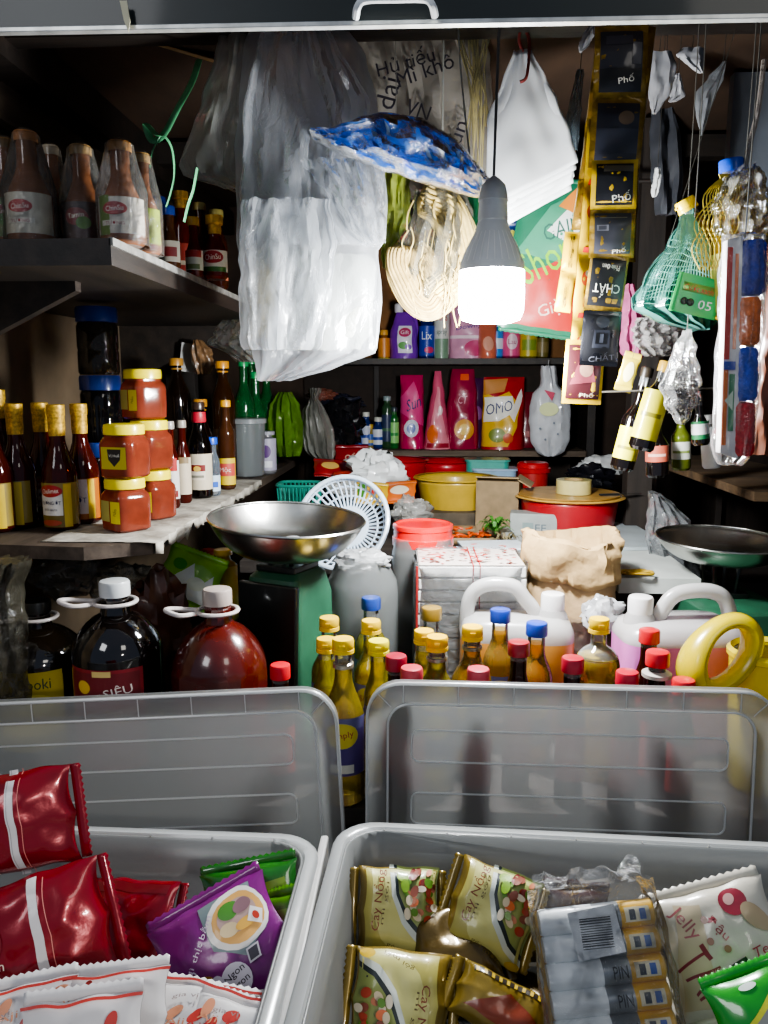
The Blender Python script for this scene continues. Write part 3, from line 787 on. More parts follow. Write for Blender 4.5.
# green bottles, tub, bags further in
gre = liquid('#2f8a4a', .45, '#7fd090')
for i, (px, py, Y) in enumerate(((243, 360, 2.55), (255, 372, 2.62), (251, 358, 2.75), (266, 366, 2.75))):
    bottle('green_bottle', ('green glass bottle nearest the big brown one, deep on the left board', 'second green glass bottle, before the lime coloured bag', 'green glass bottle standing behind the first green one', 'green glass bottle half behind the hanging clear bag')[i], px, py, Y, LZ, .034, .013, gre, '#2c9a58', .0165, .02, neck=.05, sh=.08, group='green glass bottles deep on the left board')
p = at(250, 470, 2.42)
t = thing('plastic_box', 'round clear plastic tub with grey rim on the lower board', 'tub', (at(248, 460, 2.45).x, 2.45, LZ))
MB().lathe([(0, 0), (.046, 0), (.05, .004), (.056, .165)], film('#b9c0c2', .5, .3, .15, .15, 10, .5, 1), 32).build('body', t)
MB().lathe([(.056, .160), (.060, .162), (.060, .175), (.054, .178), (0, .176)], film('#c9cfd0', .6, .3, .2, .1, 10, .4, 1), 32).build('lid', t)
small('short clear jar with purple printing beside the round tub', 267, 431, 2.5, .028, '#9a9aa2', .024, film('#b8b6bc', .45, .35, .12, .2, 12, .4, 1), '#a8a4b4', [('e', 0, .01, .016, .02, '#5a3a70'), ('r', -.02, -.04, .02, -.02, '#d8d8dc')], z0=LZ, capH=.012, neck=.006, sh=.01, lr=(.1, .9), grp=G2)
mb, o = sag([(392, 279, 292), (405, 270, 300), (425, 267, 303), (445, 268, 303), (456, 272, 300)], 2.72, liquid('#8fc44a', .35, '#b8e07a'), .06, 4, .25, 3, capends=True)
tag(mb.build('shopping_bag', loc=o), 'lime green thin bag bulging on the lower board', 'bag')
mb, o = sag([(388, 309, 322), (398, 311, 318), (410, 303, 326), (430, 302, 334), (450, 304, 336), (462, 318, 333)], 2.75, film('#8c8c84', .75, .2, .15, .5, 25, .2, 1), .06, 5, .2, 8, capends=True)
tag(mb.build('seed_bag', loc=o), 'knotted clear bag of grey seeds at the end of the left board', 'bag')
p = at(312, 395, 2.72)
tag(crumple((0, 0, 0), .05, film('#9a5a48', .5, .4, .12, .5, 20, .3, 1), 3, sc3=(1, .6, .45)).build('crumpled_bag', loc=(p.x+.02, 2.80, p.z)), 'reddish crumpled film lying above the seed bag', 'bag')
mb, o = sag([(340, 193, 202), (350, 190, 212), (365, 192, 214), (374, 196, 210)], 2.5, mat('#8a6a4a', .4, coat=.6, amt=.6, scale=60), .02, 3, .3, 5, capends=True)
tag(mb.build('snack_bag', loc=o), 'little brown snack packet pinned in the dark above the orange caps', 'packet')
mb = MB(); mb.box((0, 0, .0), (.06, .002, .09), mat('#c8c8c4', .6)); p = at(190, 358, 2.55)
mb.build('price_card', loc=p, rot=(.1, .15, .2)); tag(bpy.data.objects['price_card'], 'small grey card hanging behind the dull orange cap', 'card')
# ================================================================ bottles behind the lids
BZ = .8005
oil = liquid('#fbe25c', .72, '#fff0a0'); oil2 = liquid('#f4d858', .7, '#fff0a4'); amber = liquid('#fccc60', .7, '#ffe098')
olive = liquid('#ecdc58', .72, '#fbf09a'); clr = film('#dfe3e0', .10, .45, .06, .08, 10, .3, 1); vin = liquid('#f6c860', .7, '#ffdc90')
dred = liquid('#3a0b08', .15, '#7a1c12'); ringm = mat('#b9b2a0', .3, metal=.7, amt=.5, scale=200)
YEL = '#f4cc18'
G3 = 'cooking oil bottles packed behind the lids'
oilart = [('r', -.04, -.05, .04, .03, '#5a4a88'), ('e', 0, .02, .028, .022, '#e8d44a'), ('t', 'Simply', 0, .02, .04, .014, 8, '#b22a22'), ('r', -.02, -.045, .02, -.03, '#e8e4d8')]
def oilb(label, px, pyt, Y, body=oil, cap=YEL, Rb=.034, capr=.0185, neck=.03, sh=.055, level=.93, rg=None, kind='flip', lab=None, caph=.024, waist=.05, name='oil_bottle', **k):
    return bottle(name, label, px, pyt, Y, BZ, Rb, capr*.78, body, cap, capr, caph, neck=neck, sh=sh, level=level, clear=clr, kind=kind, ring=rg, group=G3, waist=waist,
                  lab=lab or (.22, .6, Rb*1.3, '#6c6a9a', oilart), cat_='bottle', **k)
oilb('oil bottle with dull gold cap, leftmost of the oil group', 329, 617, 1.42, olive, '#e6c02c', capr=.0185)
oilb('tall bottle with dark blue cap behind the yellow caps near the green scale', 371, 597, 1.545, olive, '#24408c', capr=.0195, kind='screw', level=.8)
oilb('oil bottle with yellow cap standing just in front of the dark blue cap', 371, 620, 1.445, oil, '#f0c81c', capr=.0185)
oilb('oil bottle with yellow cap squeezed behind the foremost oil bottle', 326, 638, 1.35, olive, '#f0c81c', capr=.0175, Rb=.026)
oilb('foremost oil bottle, seen full height between the two lids', 343, 638, 1.262, oil2, '#f4cc1c', capr=.0182, Rb=.036, neck=.04, sh=.085, level=.9, rg=ringm, waist=0)
oilb('oil bottle with lemon yellow cap right of the foremost one', 378.5, 640, 1.335, olive, '#f4e61c', capr=.0185, Rb=.026, neck=.03)
oilb('clear bottle with gold metal cap behind the yellow caps', 431.6, 607, 1.49, liquid('#c9a96a', .6, '#efe0b8'), '#8a6f2c', capr=.020, kind='screw', level=.6, waist=0)
oilb('yellow capped oil bottle half behind its neighbour, below the gold cap', 424, 630, 1.40, oil, '#f0c41c', capr=.0185, Rb=.030)
oilb('yellow capped oil bottle with a beaded neck ring below the gold cap', 437, 636, 1.31, olive, '#f2c41c', capr=.0188, Rb=.034, rg=ringm)
oilb('amber oil bottle with yellow cap and beaded neck left of the blue caps', 472.5, 626, 1.38, amber, '#f4c81c', capr=.0192, Rb=.037, rg=ringm)
oilb('tall vinegar bottle with blue cap, left one of the blue pair', 500.5, 609, 1.47, vin, '#1e3c9c', capr=.0198, kind='screw', Rb=.031, waist=0)
oilb('vinegar bottle with blue cap, shorter one on the right of the blue pair', 537, 622, 1.40, vin, '#2148b4', capr=.0198, kind='screw', Rb=.031, waist=0)
G4 = 'dark sauce bottles with red caps behind the lids'
def redb(label, px, pyt, Y, cap='#a81e2c', Rb=.024, capr=.0185, body=dred, **k):
    return bottle('soy_sauce_bottle', label, px, pyt, Y, BZ, Rb, .014, body, cap, capr, .024, neck=.03, sh=.05, level=.95, clear=clr, group=G4, lab=(.2, .6, Rb*1.3, '#a82a24', [('t', 'Nam Ngư', 0, .0, .03, .012, 0, '#f0e2c8')]), **k)
redb('dark bottle with bright red cap standing alone beside the red sauce jug', 280, 664, 1.28, '#d0202c', capr=.0175)
redb('dark bottle with deep red cap beside the lemon yellow cap', 396, 655, 1.285, '#a01c34')
redb('short bottle with pinkish red cap just behind the right lid corner', 411.6, 667, 1.235, '#c8424c', Rb=.022)
redb('dark bottle with dark red cap between the two blue caps', 519, 641, 1.31, '#a02430', Rb=.024)
redb('short bottle with pink cap below the amber oil bottle', 478.4, 668, 1.245, '#cc4a56', Rb=.023)
redb('bottle with crimson cap left of the round oil flask', 573, 657, 1.27, '#b01c34')
redb('dark bottle with red cap in front of the pink liquid jug', 649.7, 629, 1.39, '#c41f28')
t = redb('black bottle with red cap and white collar nearest the pink jug', 658, 651, 1.285, '#c8202a', capr=.0195)
MB().lathe([(.014, 0), (.024, .002), (.024, .008), (.014, .012)], mat('#b9b2a8', .4), 30).build('collar', t, loc=(0, 0, at(658, 651, 1.285).z-BZ-.045))
redb('short bottle with red cap under the pink jug', 627.5, 671, 1.245, '#c01c34', Rb=.023)
redb('short bottle with red cap at the foot of the yellow handle', 684, 679, 1.245, '#c8202a', Rb=.023)
# round oil flask
p = at(599.5, 617, 1.37); Hf = p.z-BZ-.024
t = thing('oil_flask', 'round bellied oil flask with yellow cap right of the crimson cap', 'bottle', (p.x, 1.37, BZ))
rb = .039; zb = Hf-.024-.040
prof = [(0, 0), (.033, 0), (.036, .006), (.036, zb-.045), (.033, zb-.038)]+[(rb*math.cos(R(q)), zb+rb*math.sin(R(q))) for q in range(-36, 66, 10)]+[(.0135, zb+rb*.98), (.0135, Hf)]
zl = zb+.018
MB().lathe(prof, oil, 36, mfun=lambda z: oil if z < zl else clr).build('body', t)
cap_mb(.0182, .025, '#f4cc18', Hf-.003, kind='flip').build('cap', t)
MB().lathe([(0, zl-.001), (rb*.9, zl-.001), (rb*.9, zl+.0005), (0, zl+.0005)], liquid('#e8c84a', .2), 30).build('oil_surface', t)

# big jugs on the left
def jug(label, px, pyt, Y, Rb, body, cap, capr, caph, art, base, sq=None, neckz=.05, sh=.10, seg=40, ridges=False, lw=.9):
    p = at(px, pyt, Y); H = p.z-BZ-caph*.9
    t = thing('plastic_jug', label, 'jug', (p.x, Y, BZ))
    prof = [(0, 0), (Rb*.9, 0), (Rb, .012), (Rb, H-neckz-sh)]
    for i in range(1, 9):
        q = i/8; prof.append((capr*1.0+(Rb-capr)*(1-q**1.7)**.75, H-neckz-sh+sh*q))
    prof += [(capr*.9, H-neckz*.5), (capr*.9, H)]
    MB().lathe(prof, body, seg, sq=sq).build('body', t, sharp=25)
    cap_mb(capr, caph, cap, H-caph*.1).build('cap', t)
    mb = MB(); hm = mat('#cfc6c0', .4, coat=.3)
    ring = [(capr*1.35*math.cos(a), capr*1.35*math.sin(a), H-neckz*.42) for a in [2*PI*i/24 for i in range(24)]]
    mb.tube(ring, .0045, hm, 8, closed=True, flat=.8)
    mb.tube(cat([(-capr*1.3, 0, H-neckz*.42), (-capr*2.0, -.012, H-neckz*.3), (-capr*2.9, -.028, H-neckz*.15), (-capr*3.0, -.045, H-neckz*.1), (-capr*2.0, -.05, H-neckz*.3), (-capr*1.1, -.02, H-neckz*.42)], 6), .0042, hm, 8)
    mb.build('carry_handle', t)
    if art: labelpart(t, Rb, H*.12, H-neckz-sh-.012, Rb*lw, base, art, F=sqF(Rb, sq) if sq else None, g=.012)
    return t
blackjug = liquid('#0d0807', .03, '#1a0d0a', .04); redjug = liquid('#5a120a', .12, '#8c2416', .04)
blackjug = mat('#0d0807', .06, coat=1, amt=.2)
redjug = mat('#4e130c', .22, coat=.8, amt=.35, scale=12)
tz = .025
jug('dark soy sauce jug with white cap and dark red label', 114, 580, 1.34, .078, blackjug, '#c9cccb', .0265, .027,
    [('r', -.07, -.088, .07, .090, '#8c2029'), ('r', -.064, -.08, .064, .084, '#701a22'), ('r', -.016, .078, .016, .088, '#d9c07a'), ('e', -.034, .058, .013, .012, '#d9b23a'), ('t', 'SIÊU', .026, .054, .048, .019, 10, '#efe3dc'), ('t', 'NƯỚC TƯƠNG', .01, .012, .09, .016, 10, '#e8cfc0')], '#a8333a', neckz=.034, sh=.068)
jug('jug of reddish fish sauce with grey cap, angular shoulders', 217, 588, 1.33, .084, redjug, '#a79a92', .0255, .028, None, None, sq=None, neckz=.035, sh=.085, seg=14)
# cooking oil jug cut by the left edge
jug('dark cooking oil jug with yellow label cut by the left edge', 36, 600, 1.42, .086, mat('#171008', .08, coat=1, amt=.3), '#30302c', .026, .022,
    [('r', -.04, -.04, .076, .080, '#b9a51c'), ('t', 'Cooki', .026, .058, .058, .020, 0, '#0f3b2a'), ('e', .02, .02, .04, .02, '#d8c84a')], '#8f8016', neckz=.03, sh=.06)
# clear film-wrapped bottle at the far left
mb, o = sag([(560, -30, 30), (590, -40, 20), (640, -40, 26), (700, -40, 30)], 1.30, film('#5a5648', .35, .5, .1, .6, 22, .3, 1), .05, 5, .3, 4, capends=True)
tag(mb.build('crumpled_bag', loc=o), 'dark shiny plastic bag bunched at the left edge behind the lid', 'bag')
# bags behind jugs
def heap(label, px, py, Y, r, mt, seed, s3=(1, 1, 1), name='crumpled_bag', c='bag', **k):
    p = at(px, py, Y)
    return tag(crumple((0, 0, 0), r, mt, seed, sc3=s3, **k).build(name, loc=p), label, c)
heap('brown netted onion bag behind the black soy jug', 160, 635, 1.52, .085, mat('#5a2f1c', .5, coat=.5, amt=.6, scale=20), 5, (.8, .7, 1.5), 'onion_bag')
heap('clear bag glinting behind the white capped soy jug', 125, 585, 1.58, .06, film('#b9b09a', .4, .4, .1, .6, 20, .2, 1), 7, (1.3, .7, .8))
heap('grey clear bag bunched at the back of the cooking oil jug', 66, 575, 1.58, .06, film('#8c8c84', .2, .5, .1, .6, 20, .2, 1), 17, (1.2, .7, .8))
packet('green_packet', 'bright lime green snack packet poking up behind the red sauce jug', .13, .10, .03, mat('#8fd02a', .3, coat=.6), [('p', [(-.05, -.03), (.0, .03), (.02, -.02), (.05, .02), (.055, -.045), (-.05, -.045)], '#f0f4e8'), ('e', -.03, .02, .016, .012, '#4aa02c'), ('e', .02, -.01, .02, .014, '#eef2d8')],
       at(190, 578, 1.60), (R(-25), R(22), R(8)), seed=3)
small('little yellow jar with brown emblem under the steel bowl', 223, 549, 1.66, .030, '#caa42a', .020, liquid('#d8b02c', .2, '#f0d060'), '#e6c435', [('e', 0, .0, .016, .014, '#a85a2a'), ('r', -.03, -.04, .03, -.03, '#b02820')], z0=.98, capH=.012, neck=.008, sh=.02, grp='small bottles under the steel bowl', lr=(.1, .85))
small('little red and yellow bottle under the steel bowl', 208, 549, 1.72, .024, '#b02a24', .016, liquid('#a83020', .2, '#d06030'), '#d8d0c4', [('r', -.02, -.01, .02, .02, '#b02024')], z0=.98, capH=.014, neck=.01, sh=.02, grp='small bottles under the steel bowl', lr=(.1, .8))
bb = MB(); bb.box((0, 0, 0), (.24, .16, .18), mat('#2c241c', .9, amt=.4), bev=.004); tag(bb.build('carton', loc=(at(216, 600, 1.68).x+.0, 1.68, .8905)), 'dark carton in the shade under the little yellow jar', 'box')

# ================================================================ the two market scales
steel = mat('#cfcfca', .27, metal=1, amt=.25, scale=14, bump=.08)
def scale_(label, px, py, Y, rb, tilt, base_z, bh, rz, depth=.055, bw=.19, bd=.21, flat=False):
    p = at(px, py, Y)
    t = thing('market_scale', label, 'scale', (p.x, Y, base_z), (0, 0, R(rz)))
    gm = mat('#24543c', .5, coat=.2, amt=.35, scale=12); dk = mat('#101412', .35, coat=.5)
    zt = bh
    mb = MB()
    # housing : wider foot, sloping shoulders
    Ls = [(bw, bd, 0), (bw, bd, .02), (bw*.93, bd*.92, .03), (bw*.86, bd*.86, zt-.05), (bw*.74, bd*.74, zt-.01), (bw*.6, bd*.6, zt)]
    if flat: Ls = [(bw, bd, 0), (bw, bd, .02), (bw*.97, bd*.98, .03), (bw*.95, bd*.96, zt-.012), (bw*.93, bd*.95, zt-.004), (bw*.88, bd*.92, zt)]
    vs = []; n = None
    for a, b, z in Ls:
        q = rrect(a, b, min(a, b)*.16, 4); n = len(q); vs += [Vector((x, y, z)) for x, y in q]
    fs = [tuple(range(n))]+[(j*n+i, j*n+(i+1) % n, (j+1)*n+(i+1) % n, (j+1)*n+i) for j in range(len(Ls)-1) for i in range(n)]+[tuple((len(Ls)-1)*n+i for i in range(n))]
    mb.add(vs, fs, gm); mb.build('housing', t)
    mb = MB(); mb.box((0, -bd*.455, zt*.5), (bw*.86, .012, zt*.90), dk, bev=.003, rot=(R(-3), 0, 0)); mb.build('shaded_dial', t)  # dial plate enlarged and blackened, so the front's shade is in its colour
    mb = MB(); top = p.z-base_z
    for sx in (-1, 1):
        for sy in (-1, 1): mb.tube([(sx*.022, sy*.022, zt-.005), (sx*.03, sy*.03, top-depth*.75)], .005, dk, 6)
    mb.box((0, 0, zt+.006), (.09, .09, .012), dk, bev=.002); mb.box((0, 0, top-depth*.85), (.11, .11, .006), dk)
    mb.build('bowl_support', t)
    mb = MB(); prof = []
    for i in range(13): q = i/12; prof.append((rb*(.32+.68*q**.62) if q > 0 else rb*.3, -depth+depth*q**1.9))
    prof = [(0, -depth)]+prof+[(rb*1.012, .0008), (rb*1.022, .003), (rb*1.012, .005), (rb*.995, .003)]
    mb.lathe(prof, steel, 64)
    mb.build('bowl', t, loc=(0, 0, top), rot=(R(tilt[0]), R(tilt[1]), R(-rz)), solid=.001)
    return t
s1 = scale_('green market scale with shiny steel bowl, dark side toward the viewer', 287, 520, 1.54, .152, (3, 3.2), BZ, .335, -24, .068, .155, .165)
mb = MB()
tag(crumple((0, 0, 0), .045, film('#f4f6f6', .5, .3, .1, .6, 22, .4, 1), 12, sc3=(1.3, 1, .28)).build('crumpled_bag', loc=at(287, 524, 1.5)+Vector((0, .0, -.040))), 'scrap of clear film lying in the left steel bowl', 'bag')
s2 = scale_('green market scale with steel bowl at the right edge of the stall', 722, 540, 1.76, .138, (2, 1), .85, .185, 8, .045, .20, .34, True)
bb = MB(); bb.box((0, 0, 0), (.20, .33, .048), mat('#3a342e', .8)); tag(bb.build('wooden_block', loc=(at(722, 540, 1.76).x, 1.76, .8255), rot=(0, 0, R(8))), 'dark block under the right green scale', 'box')
# curved green tub rim behind the left scale
p = at(320, 640, 1.60)
t = thing('plastic_bucket', 'pale green round bucket edge behind the left scale', 'bucket', (at(285, 640, 1.69).x, 1.665, BZ))
MB().lathe([(0, 0), (.07, 0), (.085, .20)], mat('#3f8f5c', .4, coat=.3), 40).build('body', t, solid=.002)
MB().lathe([(.085, .195), (.092, .198), (.092, .21), (.084, .212), (.084, .2)], mat('#9fd0ae', .4, coat=.3), 40).build('rim', t)

# ================================================================ jerrycans
milk = film('#f1efec', .82, .1, .25, .04, 8, .45, .9)
def jerry(label, px, pyc, Y, capx_off, wid, liq, liqz, H_, rz=0, loop=None):
    """translucent can: cap at one end, big loop handle over the other"""
    p = at(px, pyc, Y); zc = p.z-BZ
    t = thing('jerrycan', label, 'can', (p.x, Y, BZ), (0, 0, R(rz)))
    zs = zc-.042       # shoulder height
    mb = MB(); liqm = mat(liq, .3, coat=.4, amt=.08)
    x0, x1 = -.042, wid-.042
    prof = [(.001, 0), (.42, 0), (.5, .015), (.5, zs*liqz), (.5, zs-.03), (.46, zs-.01), (.36, zs), (.001, zs)]
    mb.lathe([(r*wid, z) for r, z in prof], milk, 48, c=((x0+x1)/2, 0, 0), sq=4.5, sy=.62, mfun=lambda z: liqm if z < zs*liqz else milk); mb.build('body', t, sharp=50)
    mb = MB(); mb.lathe([(.033, zs-.025), (.030, zs+.0), (.0195, zs+.018), (.0195, zc-.02)], milk, 28); mb.build('neck', t)
    cap_mb(.0235, .034, '#eceae8', zc-.032).build('cap', t)
    mb = MB(); mb.tube(cat([(.030, 0, zs-.012), (.040, 0, zs+.012)]+loop(zs, wid)+[(x1-.012, 0, zs-.04)], 6), .0135, milk, 12, flat=1.1); mb.build('handle', t)
    return t
jerry('translucent can of pinkish cleaner with white cap and loop handle', 641, 597, 1.50, 0, .235, '#e882d0', .86, 0, 4, lambda z, w: [(.058, 0, z+.040), (.085, 0, z+.052), (.135, 0, z+.052), (.165, 0, z+.030)])
# orange one: cap on the right so it is turned round
t = jerry('translucent can of orange liquid with white cap and big white loop handle', 553, 594, 1.56, 0, .225, '#f4ae58', .82, 0, 176, lambda z, w: [(.055, 0, z+.030), (.080, 0, z+.056), (.135, 0, z+.056), (.165, 0, z+.026)])
# white film bag between the cans
heap('white film bag pushed between the two translucent cans', 603, 615, 1.60, .05, film('#f4f6f8', .75, .2, .15, .4, 16, .4, 1), 21, (.9, .5, .8))
# brown jar seen through the pink can's handle
p = at(692, 640, 1.72)
tag(MB().lathe([(0, 0), (.022, 0), (.03, .02), (.03, .2), (.025, .225), (0, .228)], mat('#7a2c1c', .4, coat=.4), 32).build('clay_pot', loc=(at(692, 640, 1.60).x, 1.605, BZ)), 'brown pot half hidden behind the pink can handle', 'pot')

# yellow pitcher with big oval handle
p = at(717, 654, 1.31)
t = thing('plastic_pitcher', 'bright yellow plastic pitcher with a wide oval handle, right of the red caps', 'pitcher', (p.x+.03, 1.31, BZ))
ye = film('#ffe618', .98, .02, .2, .03, 6, .45, 1)
mb = MB(); pts = []; rr = []
cx, cz = -.022, p.z-BZ
for i in range(40):
    a = 2*PI*i/40; x = .064*math.cos(a); z = .041*math.sin(a); ro = R(50)
    pts.append((cx+x*math.cos(ro)-z*math.sin(ro), -.0+.012*math.cos(a), cz+x*math.sin(ro)+z*math.cos(ro)))
    rr.append(.023+.008*math.sin(a-1.0)**2-.004*math.cos(a))
mb.tube(pts, rr, ye, 14, closed=True, flat=.6); mb.build('handle', t)
Hb = at(760, 648, 1.33).z-BZ
mb = MB(); mb.lathe([(0, 0), (.052, 0), (.056, .01), (.066, Hb-.02), (.070, Hb-.018), (.070, Hb-.010), (.064, Hb-.004), (.058, Hb-.012)], ye, 40, c=(.073, .035, 0)); mb.build('body', t)
# ================================================================ on the table
TZ = 1.0455
def on(px, py, z=TZ): return atz(px, py, z)
# pale foam board at the right front of the table
c1 = on(701, 581, 1.075); c2 = on(640, 540, 1.075)
t = MB(); t.poly([(c1.x, 0), (c2.x+.02, .62), (c1.x-.38, .62), (c1.x-.38, .24), (c1.x-.175, .22), (c1.x-.175, 0)], 0, .034, mat('#b8bcb6', .6, amt=.2, scale=7, bump=.1))
tag(t.build('foam_board', loc=(0, c1.y, TZ)), 'pale grey foam board lying on the right front of the table', 'board')
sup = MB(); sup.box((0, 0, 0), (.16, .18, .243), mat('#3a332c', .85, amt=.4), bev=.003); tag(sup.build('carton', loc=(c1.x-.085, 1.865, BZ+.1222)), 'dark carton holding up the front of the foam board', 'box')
fb = TZ+.0345
t = MB(); t.poly([(-.15, -.2), (.15, -.16), (.13, .2), (-.15, .22)], 0, .008, mat('#a9b2b4', .5, amt=.2, scale=10))
p = on(640, 548, fb); tag(t.build('plastic_sheet', loc=(p.x-.07, p.y+.14, fb+.0005)), 'flat grey plastic sheet lying on the far part of the foam board', 'sheet')
for i, (px, py, r_, rz, lb) in enumerate(((634, 572, .030, .1, 'larger of the golden metal rings lying on the foam board'), (640, 576, .027, -.15, 'smaller golden ring overlapping the larger one on the foam board'))):
    p = on(px, py, fb+.004)
    tag(MB().tube([(r_*1.0*math.cos(a), r_*.55*math.sin(a), .001*math.sin(3*a)+i*.0075) for a in [2*PI*k/30 for k in range(30)]], .0035, mat('#c9a638', .35, metal=.4), 8, closed=True).build('ring', loc=(p.x, p.y, fb+.0042), rot=(0, 0, rz)), lb, 'ring')

def basin(label, px, pyrim, Y, rtop, rbot, h, col, z, rimcol=None, rimr=.008, name='basin', n=48, deco=None, cat_='basin'):
    p = at(px, pyrim, Y)
    t = thing(name, label, cat_, (p.x, Y, z))
    m_ = mat(col, .35, coat=.3, amt=.12)
    MB().lathe([(0, 0), (rbot, 0), (rbot*1.01, .004), (rtop*.97, h*.85), (rtop, h)], m_, n).build('wall', t, solid=.003)
    mb = MB(); mb.lathe([(rtop-.002, h-.004), (rtop+rimr, h-.002), (rtop+rimr*1.5, h+.001), (rtop+rimr, h+.005), (rtop-.002, h+.004)], mat(rimcol or col, .35, coat=.3), n); mb.build('rim', t)
    return t, h
# yellow basin
p = at(456, 477, 2.62)
basin('mustard yellow plastic basin in the middle of the table', 456, 478, 2.60, .128, .108, p.z-TZ-.055, '#c9a83e', TZ+.055)
t = MB(); t.box((0, 0, 0), (.36, .30, .054), mat('#5a4f40', .8, amt=.4), bev=.003); tag(t.build('crate', loc=(at(456, 478, 2.6).x, 2.60, TZ+.0272)), 'low brown crate under the yellow basin', 'crate')
# red basins beyond
basin('red basin left of the yellow basin, behind the crumpled white bag', 398, 464, 2.85, .10, .08, .15, '#b31f26', TZ+.03, name='basin')
basin('smaller red basin just behind the yellow one', 446, 467, 2.92, .09, .075, .14, '#b81f28', TZ+.03)
# teal containers and red lid tub
for i, (px, py, Y, c, lb) in enumerate(((487, 458, 2.86, '#3f9c8c', 'teal plastic food box stacked behind the cardboard box'), (494, 467, 2.84, '#8fb0c8', 'pale blue plastic food box under the teal one'))):
    p = at(px, py, Y); t = thing('food_box', lb, 'box', (p.x, Y, p.z-.045))
    MB().poly(rrect(.15, .10, .02), 0, .035, mat(c, .35, coat=.3)).build('body', t); MB().poly(rrect(.16, .11, .02), .036, .043, mat('#3f9c8c' if i == 0 else '#9fb8d0', .35, coat=.3)).build('lid', t)
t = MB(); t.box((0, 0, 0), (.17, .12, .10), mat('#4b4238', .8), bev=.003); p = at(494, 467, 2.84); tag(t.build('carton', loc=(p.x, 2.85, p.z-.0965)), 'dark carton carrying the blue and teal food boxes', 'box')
p = at(533, 462, 2.86); t = thing('plastic_tub', 'round tub with stepped red lid behind the big red basin', 'tub', (p.x, 2.86, TZ))
hh = p.z-TZ
MB().lathe([(0, 0), (.05, 0), (.055, hh-.03)], mat('#b7322e', .4, coat=.3), 32).build('body', t)
MB().lathe([(.062, hh-.035), (.064, hh-.02), (.056, hh-.018), (.056, hh-.006), (.05, hh), (0, hh)], mat('#cc2226', .35, coat=.3), 36).build('lid', t)
# cardboard box
p = at(499, 498, 2.42); t = thing('cardboard_box', 'small plain cardboard box between the yellow and the big red basin', 'box', (p.x, 2.40, TZ), (0, 0, R(-12)))
hb = at(499, 478, 2.42).z-TZ
mb = MB(); mb.box((0, 0, hb/2), (.125, .13, hb), mat('#8a7658', .85, amt=.2, scale=30)); mb.build('body', t)
mb = MB(); mb.box((-.0, -.05, hb+.006), (.125, .05, .003), mat('#a08b68', .85), rot=(R(-14), 0, 0)); mb.box((.075, 0, hb-.004), (.05, .12, .003), mat('#a08b68', .85), rot=(0, R(30), 0)); mb.build('flap', t)
# styrofoam pack with print, below
p = on(512, 512, TZ+.03)
t = thing('foam_carton', 'small white printed carton in front of the cardboard box', 'box', (p.x+.02, 2.26, TZ), (0, 0, R(-8)))
MB().box((0, 0, .045), (.13, .07, .09), mat('#9a9e9a', .6), bev=.002).build('body', t)
MB().art(lambda u, v, o=0: Vector((u, -.0353-o, v+.045)), [('r', -.03, -.01, .0, .02, '#7a8a88'), ('t', 'FF', .02, .005, .03, .022, 0, '#55636a')]).build('print', t, weld=False)
# big red basin with gold rim
p = at(569, 497, 2.32); hbz = p.z-TZ
t, _ = basin('large red basin with gold rim holding a roll of tape on its lid', 569, 497, 2.34, .142, .122, hbz, '#a8141f', TZ, '#c49a4a', .012)
mb = MB(); mb.lathe([(0, 0), (.148, 0), (.150, .004), (0, .006)], mat('#b98f4c', .4, coat=.2, amt=.3), 48); t2 = mb.build('tray', loc=(p.x, 2.34, TZ+hbz+.006)); tag(t2, 'round tan tray covering the large red basin', 'tray')
lz = TZ+hbz+.0125
def tring(label, px, Y, z, r0, r1, h, col):
    x = at(px, 480, Y).x; t = thing('tape_roll', label, 'tape', (x, Y, z))
    MB().lathe([(r0, 0), (r1, 0), (r1, h), (r0, h), (r0, 0)], mat(col, .3, coat=.5), 40).build('tape', t); MB().lathe([(r0-.003, 0), (r0-.0002, 0), (r0-.0002, h+.001), (r0-.003, h+.001), (r0-.003, 0)], mat('#a58a5c', .8), 40).build('core', t)
tring('fat roll of pale clear tape on top of the large red basin', 574, 2.31, lz, .028, .050, .040, '#c9bd7e')
t = thing('knife', 'small dark handled knife lying on the tray beside the tape roll', 'knife', (at(607, 490, 2.3).x, 2.27, lz+.003), (0, 0, .3))
MB().box((0, 0, 0), (.06, .012, .004), mat('#22262a', .4), bev=.001).build('handle', t); MB().poly([(.03, -.006), (.1, -.005), (.09, .006), (.03, .006)], -.0005, .0008, steel).build('blade', t)
# peppers and carrots
orr = mat('#d8571c', .35, coat=.4, amt=.3); grn = mat('#4e8a34', .5, amt=.4)
t = thing('tray', 'brown tray in front of the yellow basin', 'tray', (on(468, 520).x, 2.28, TZ))
MB().poly(rrect(.30, .18, .02), 0, .006, mat('#6a5640', .7)).build('base', t)
mb = MB(); L0 = [Vector((x, y, 0.005)) for x, y in rrect(.30, .18, .02)]; L1 = [Vector((x, y, .028)) for x, y in rrect(.315, .195, .025)]; n = len(L0)
mb.add(L0+L1, [(i, (i+1) % n, n+(i+1) % n, n+i) for i in range(n)], mat('#8a7252', .6)); mb.build('side', t, solid=.003)
rnd = random.Random(4)
def pepper(px, py, Y, z, s, label, g, c=orr):
    x = at(px, py, Y).x
    mb = MB(); pts = [Vector((0, 0, 0)), Vector((s*.4, s*.1, s*.1)), Vector((s*.8, 0, s*.06)), Vector((s*1.2, -s*.25, 0))]
    mb.tube(cat(pts, 4), [s*.16]*4+[s*.15]*4+[s*.1]*4+[s*.03], c, 8)
    o = mb.build('chilli_pepper', loc=(x, Y, z), rot=(rnd.uniform(-.3, .3), rnd.uniform(-.2, .2), rnd.uniform(0, 6.28))); tag(o, label, 'pepper', g)
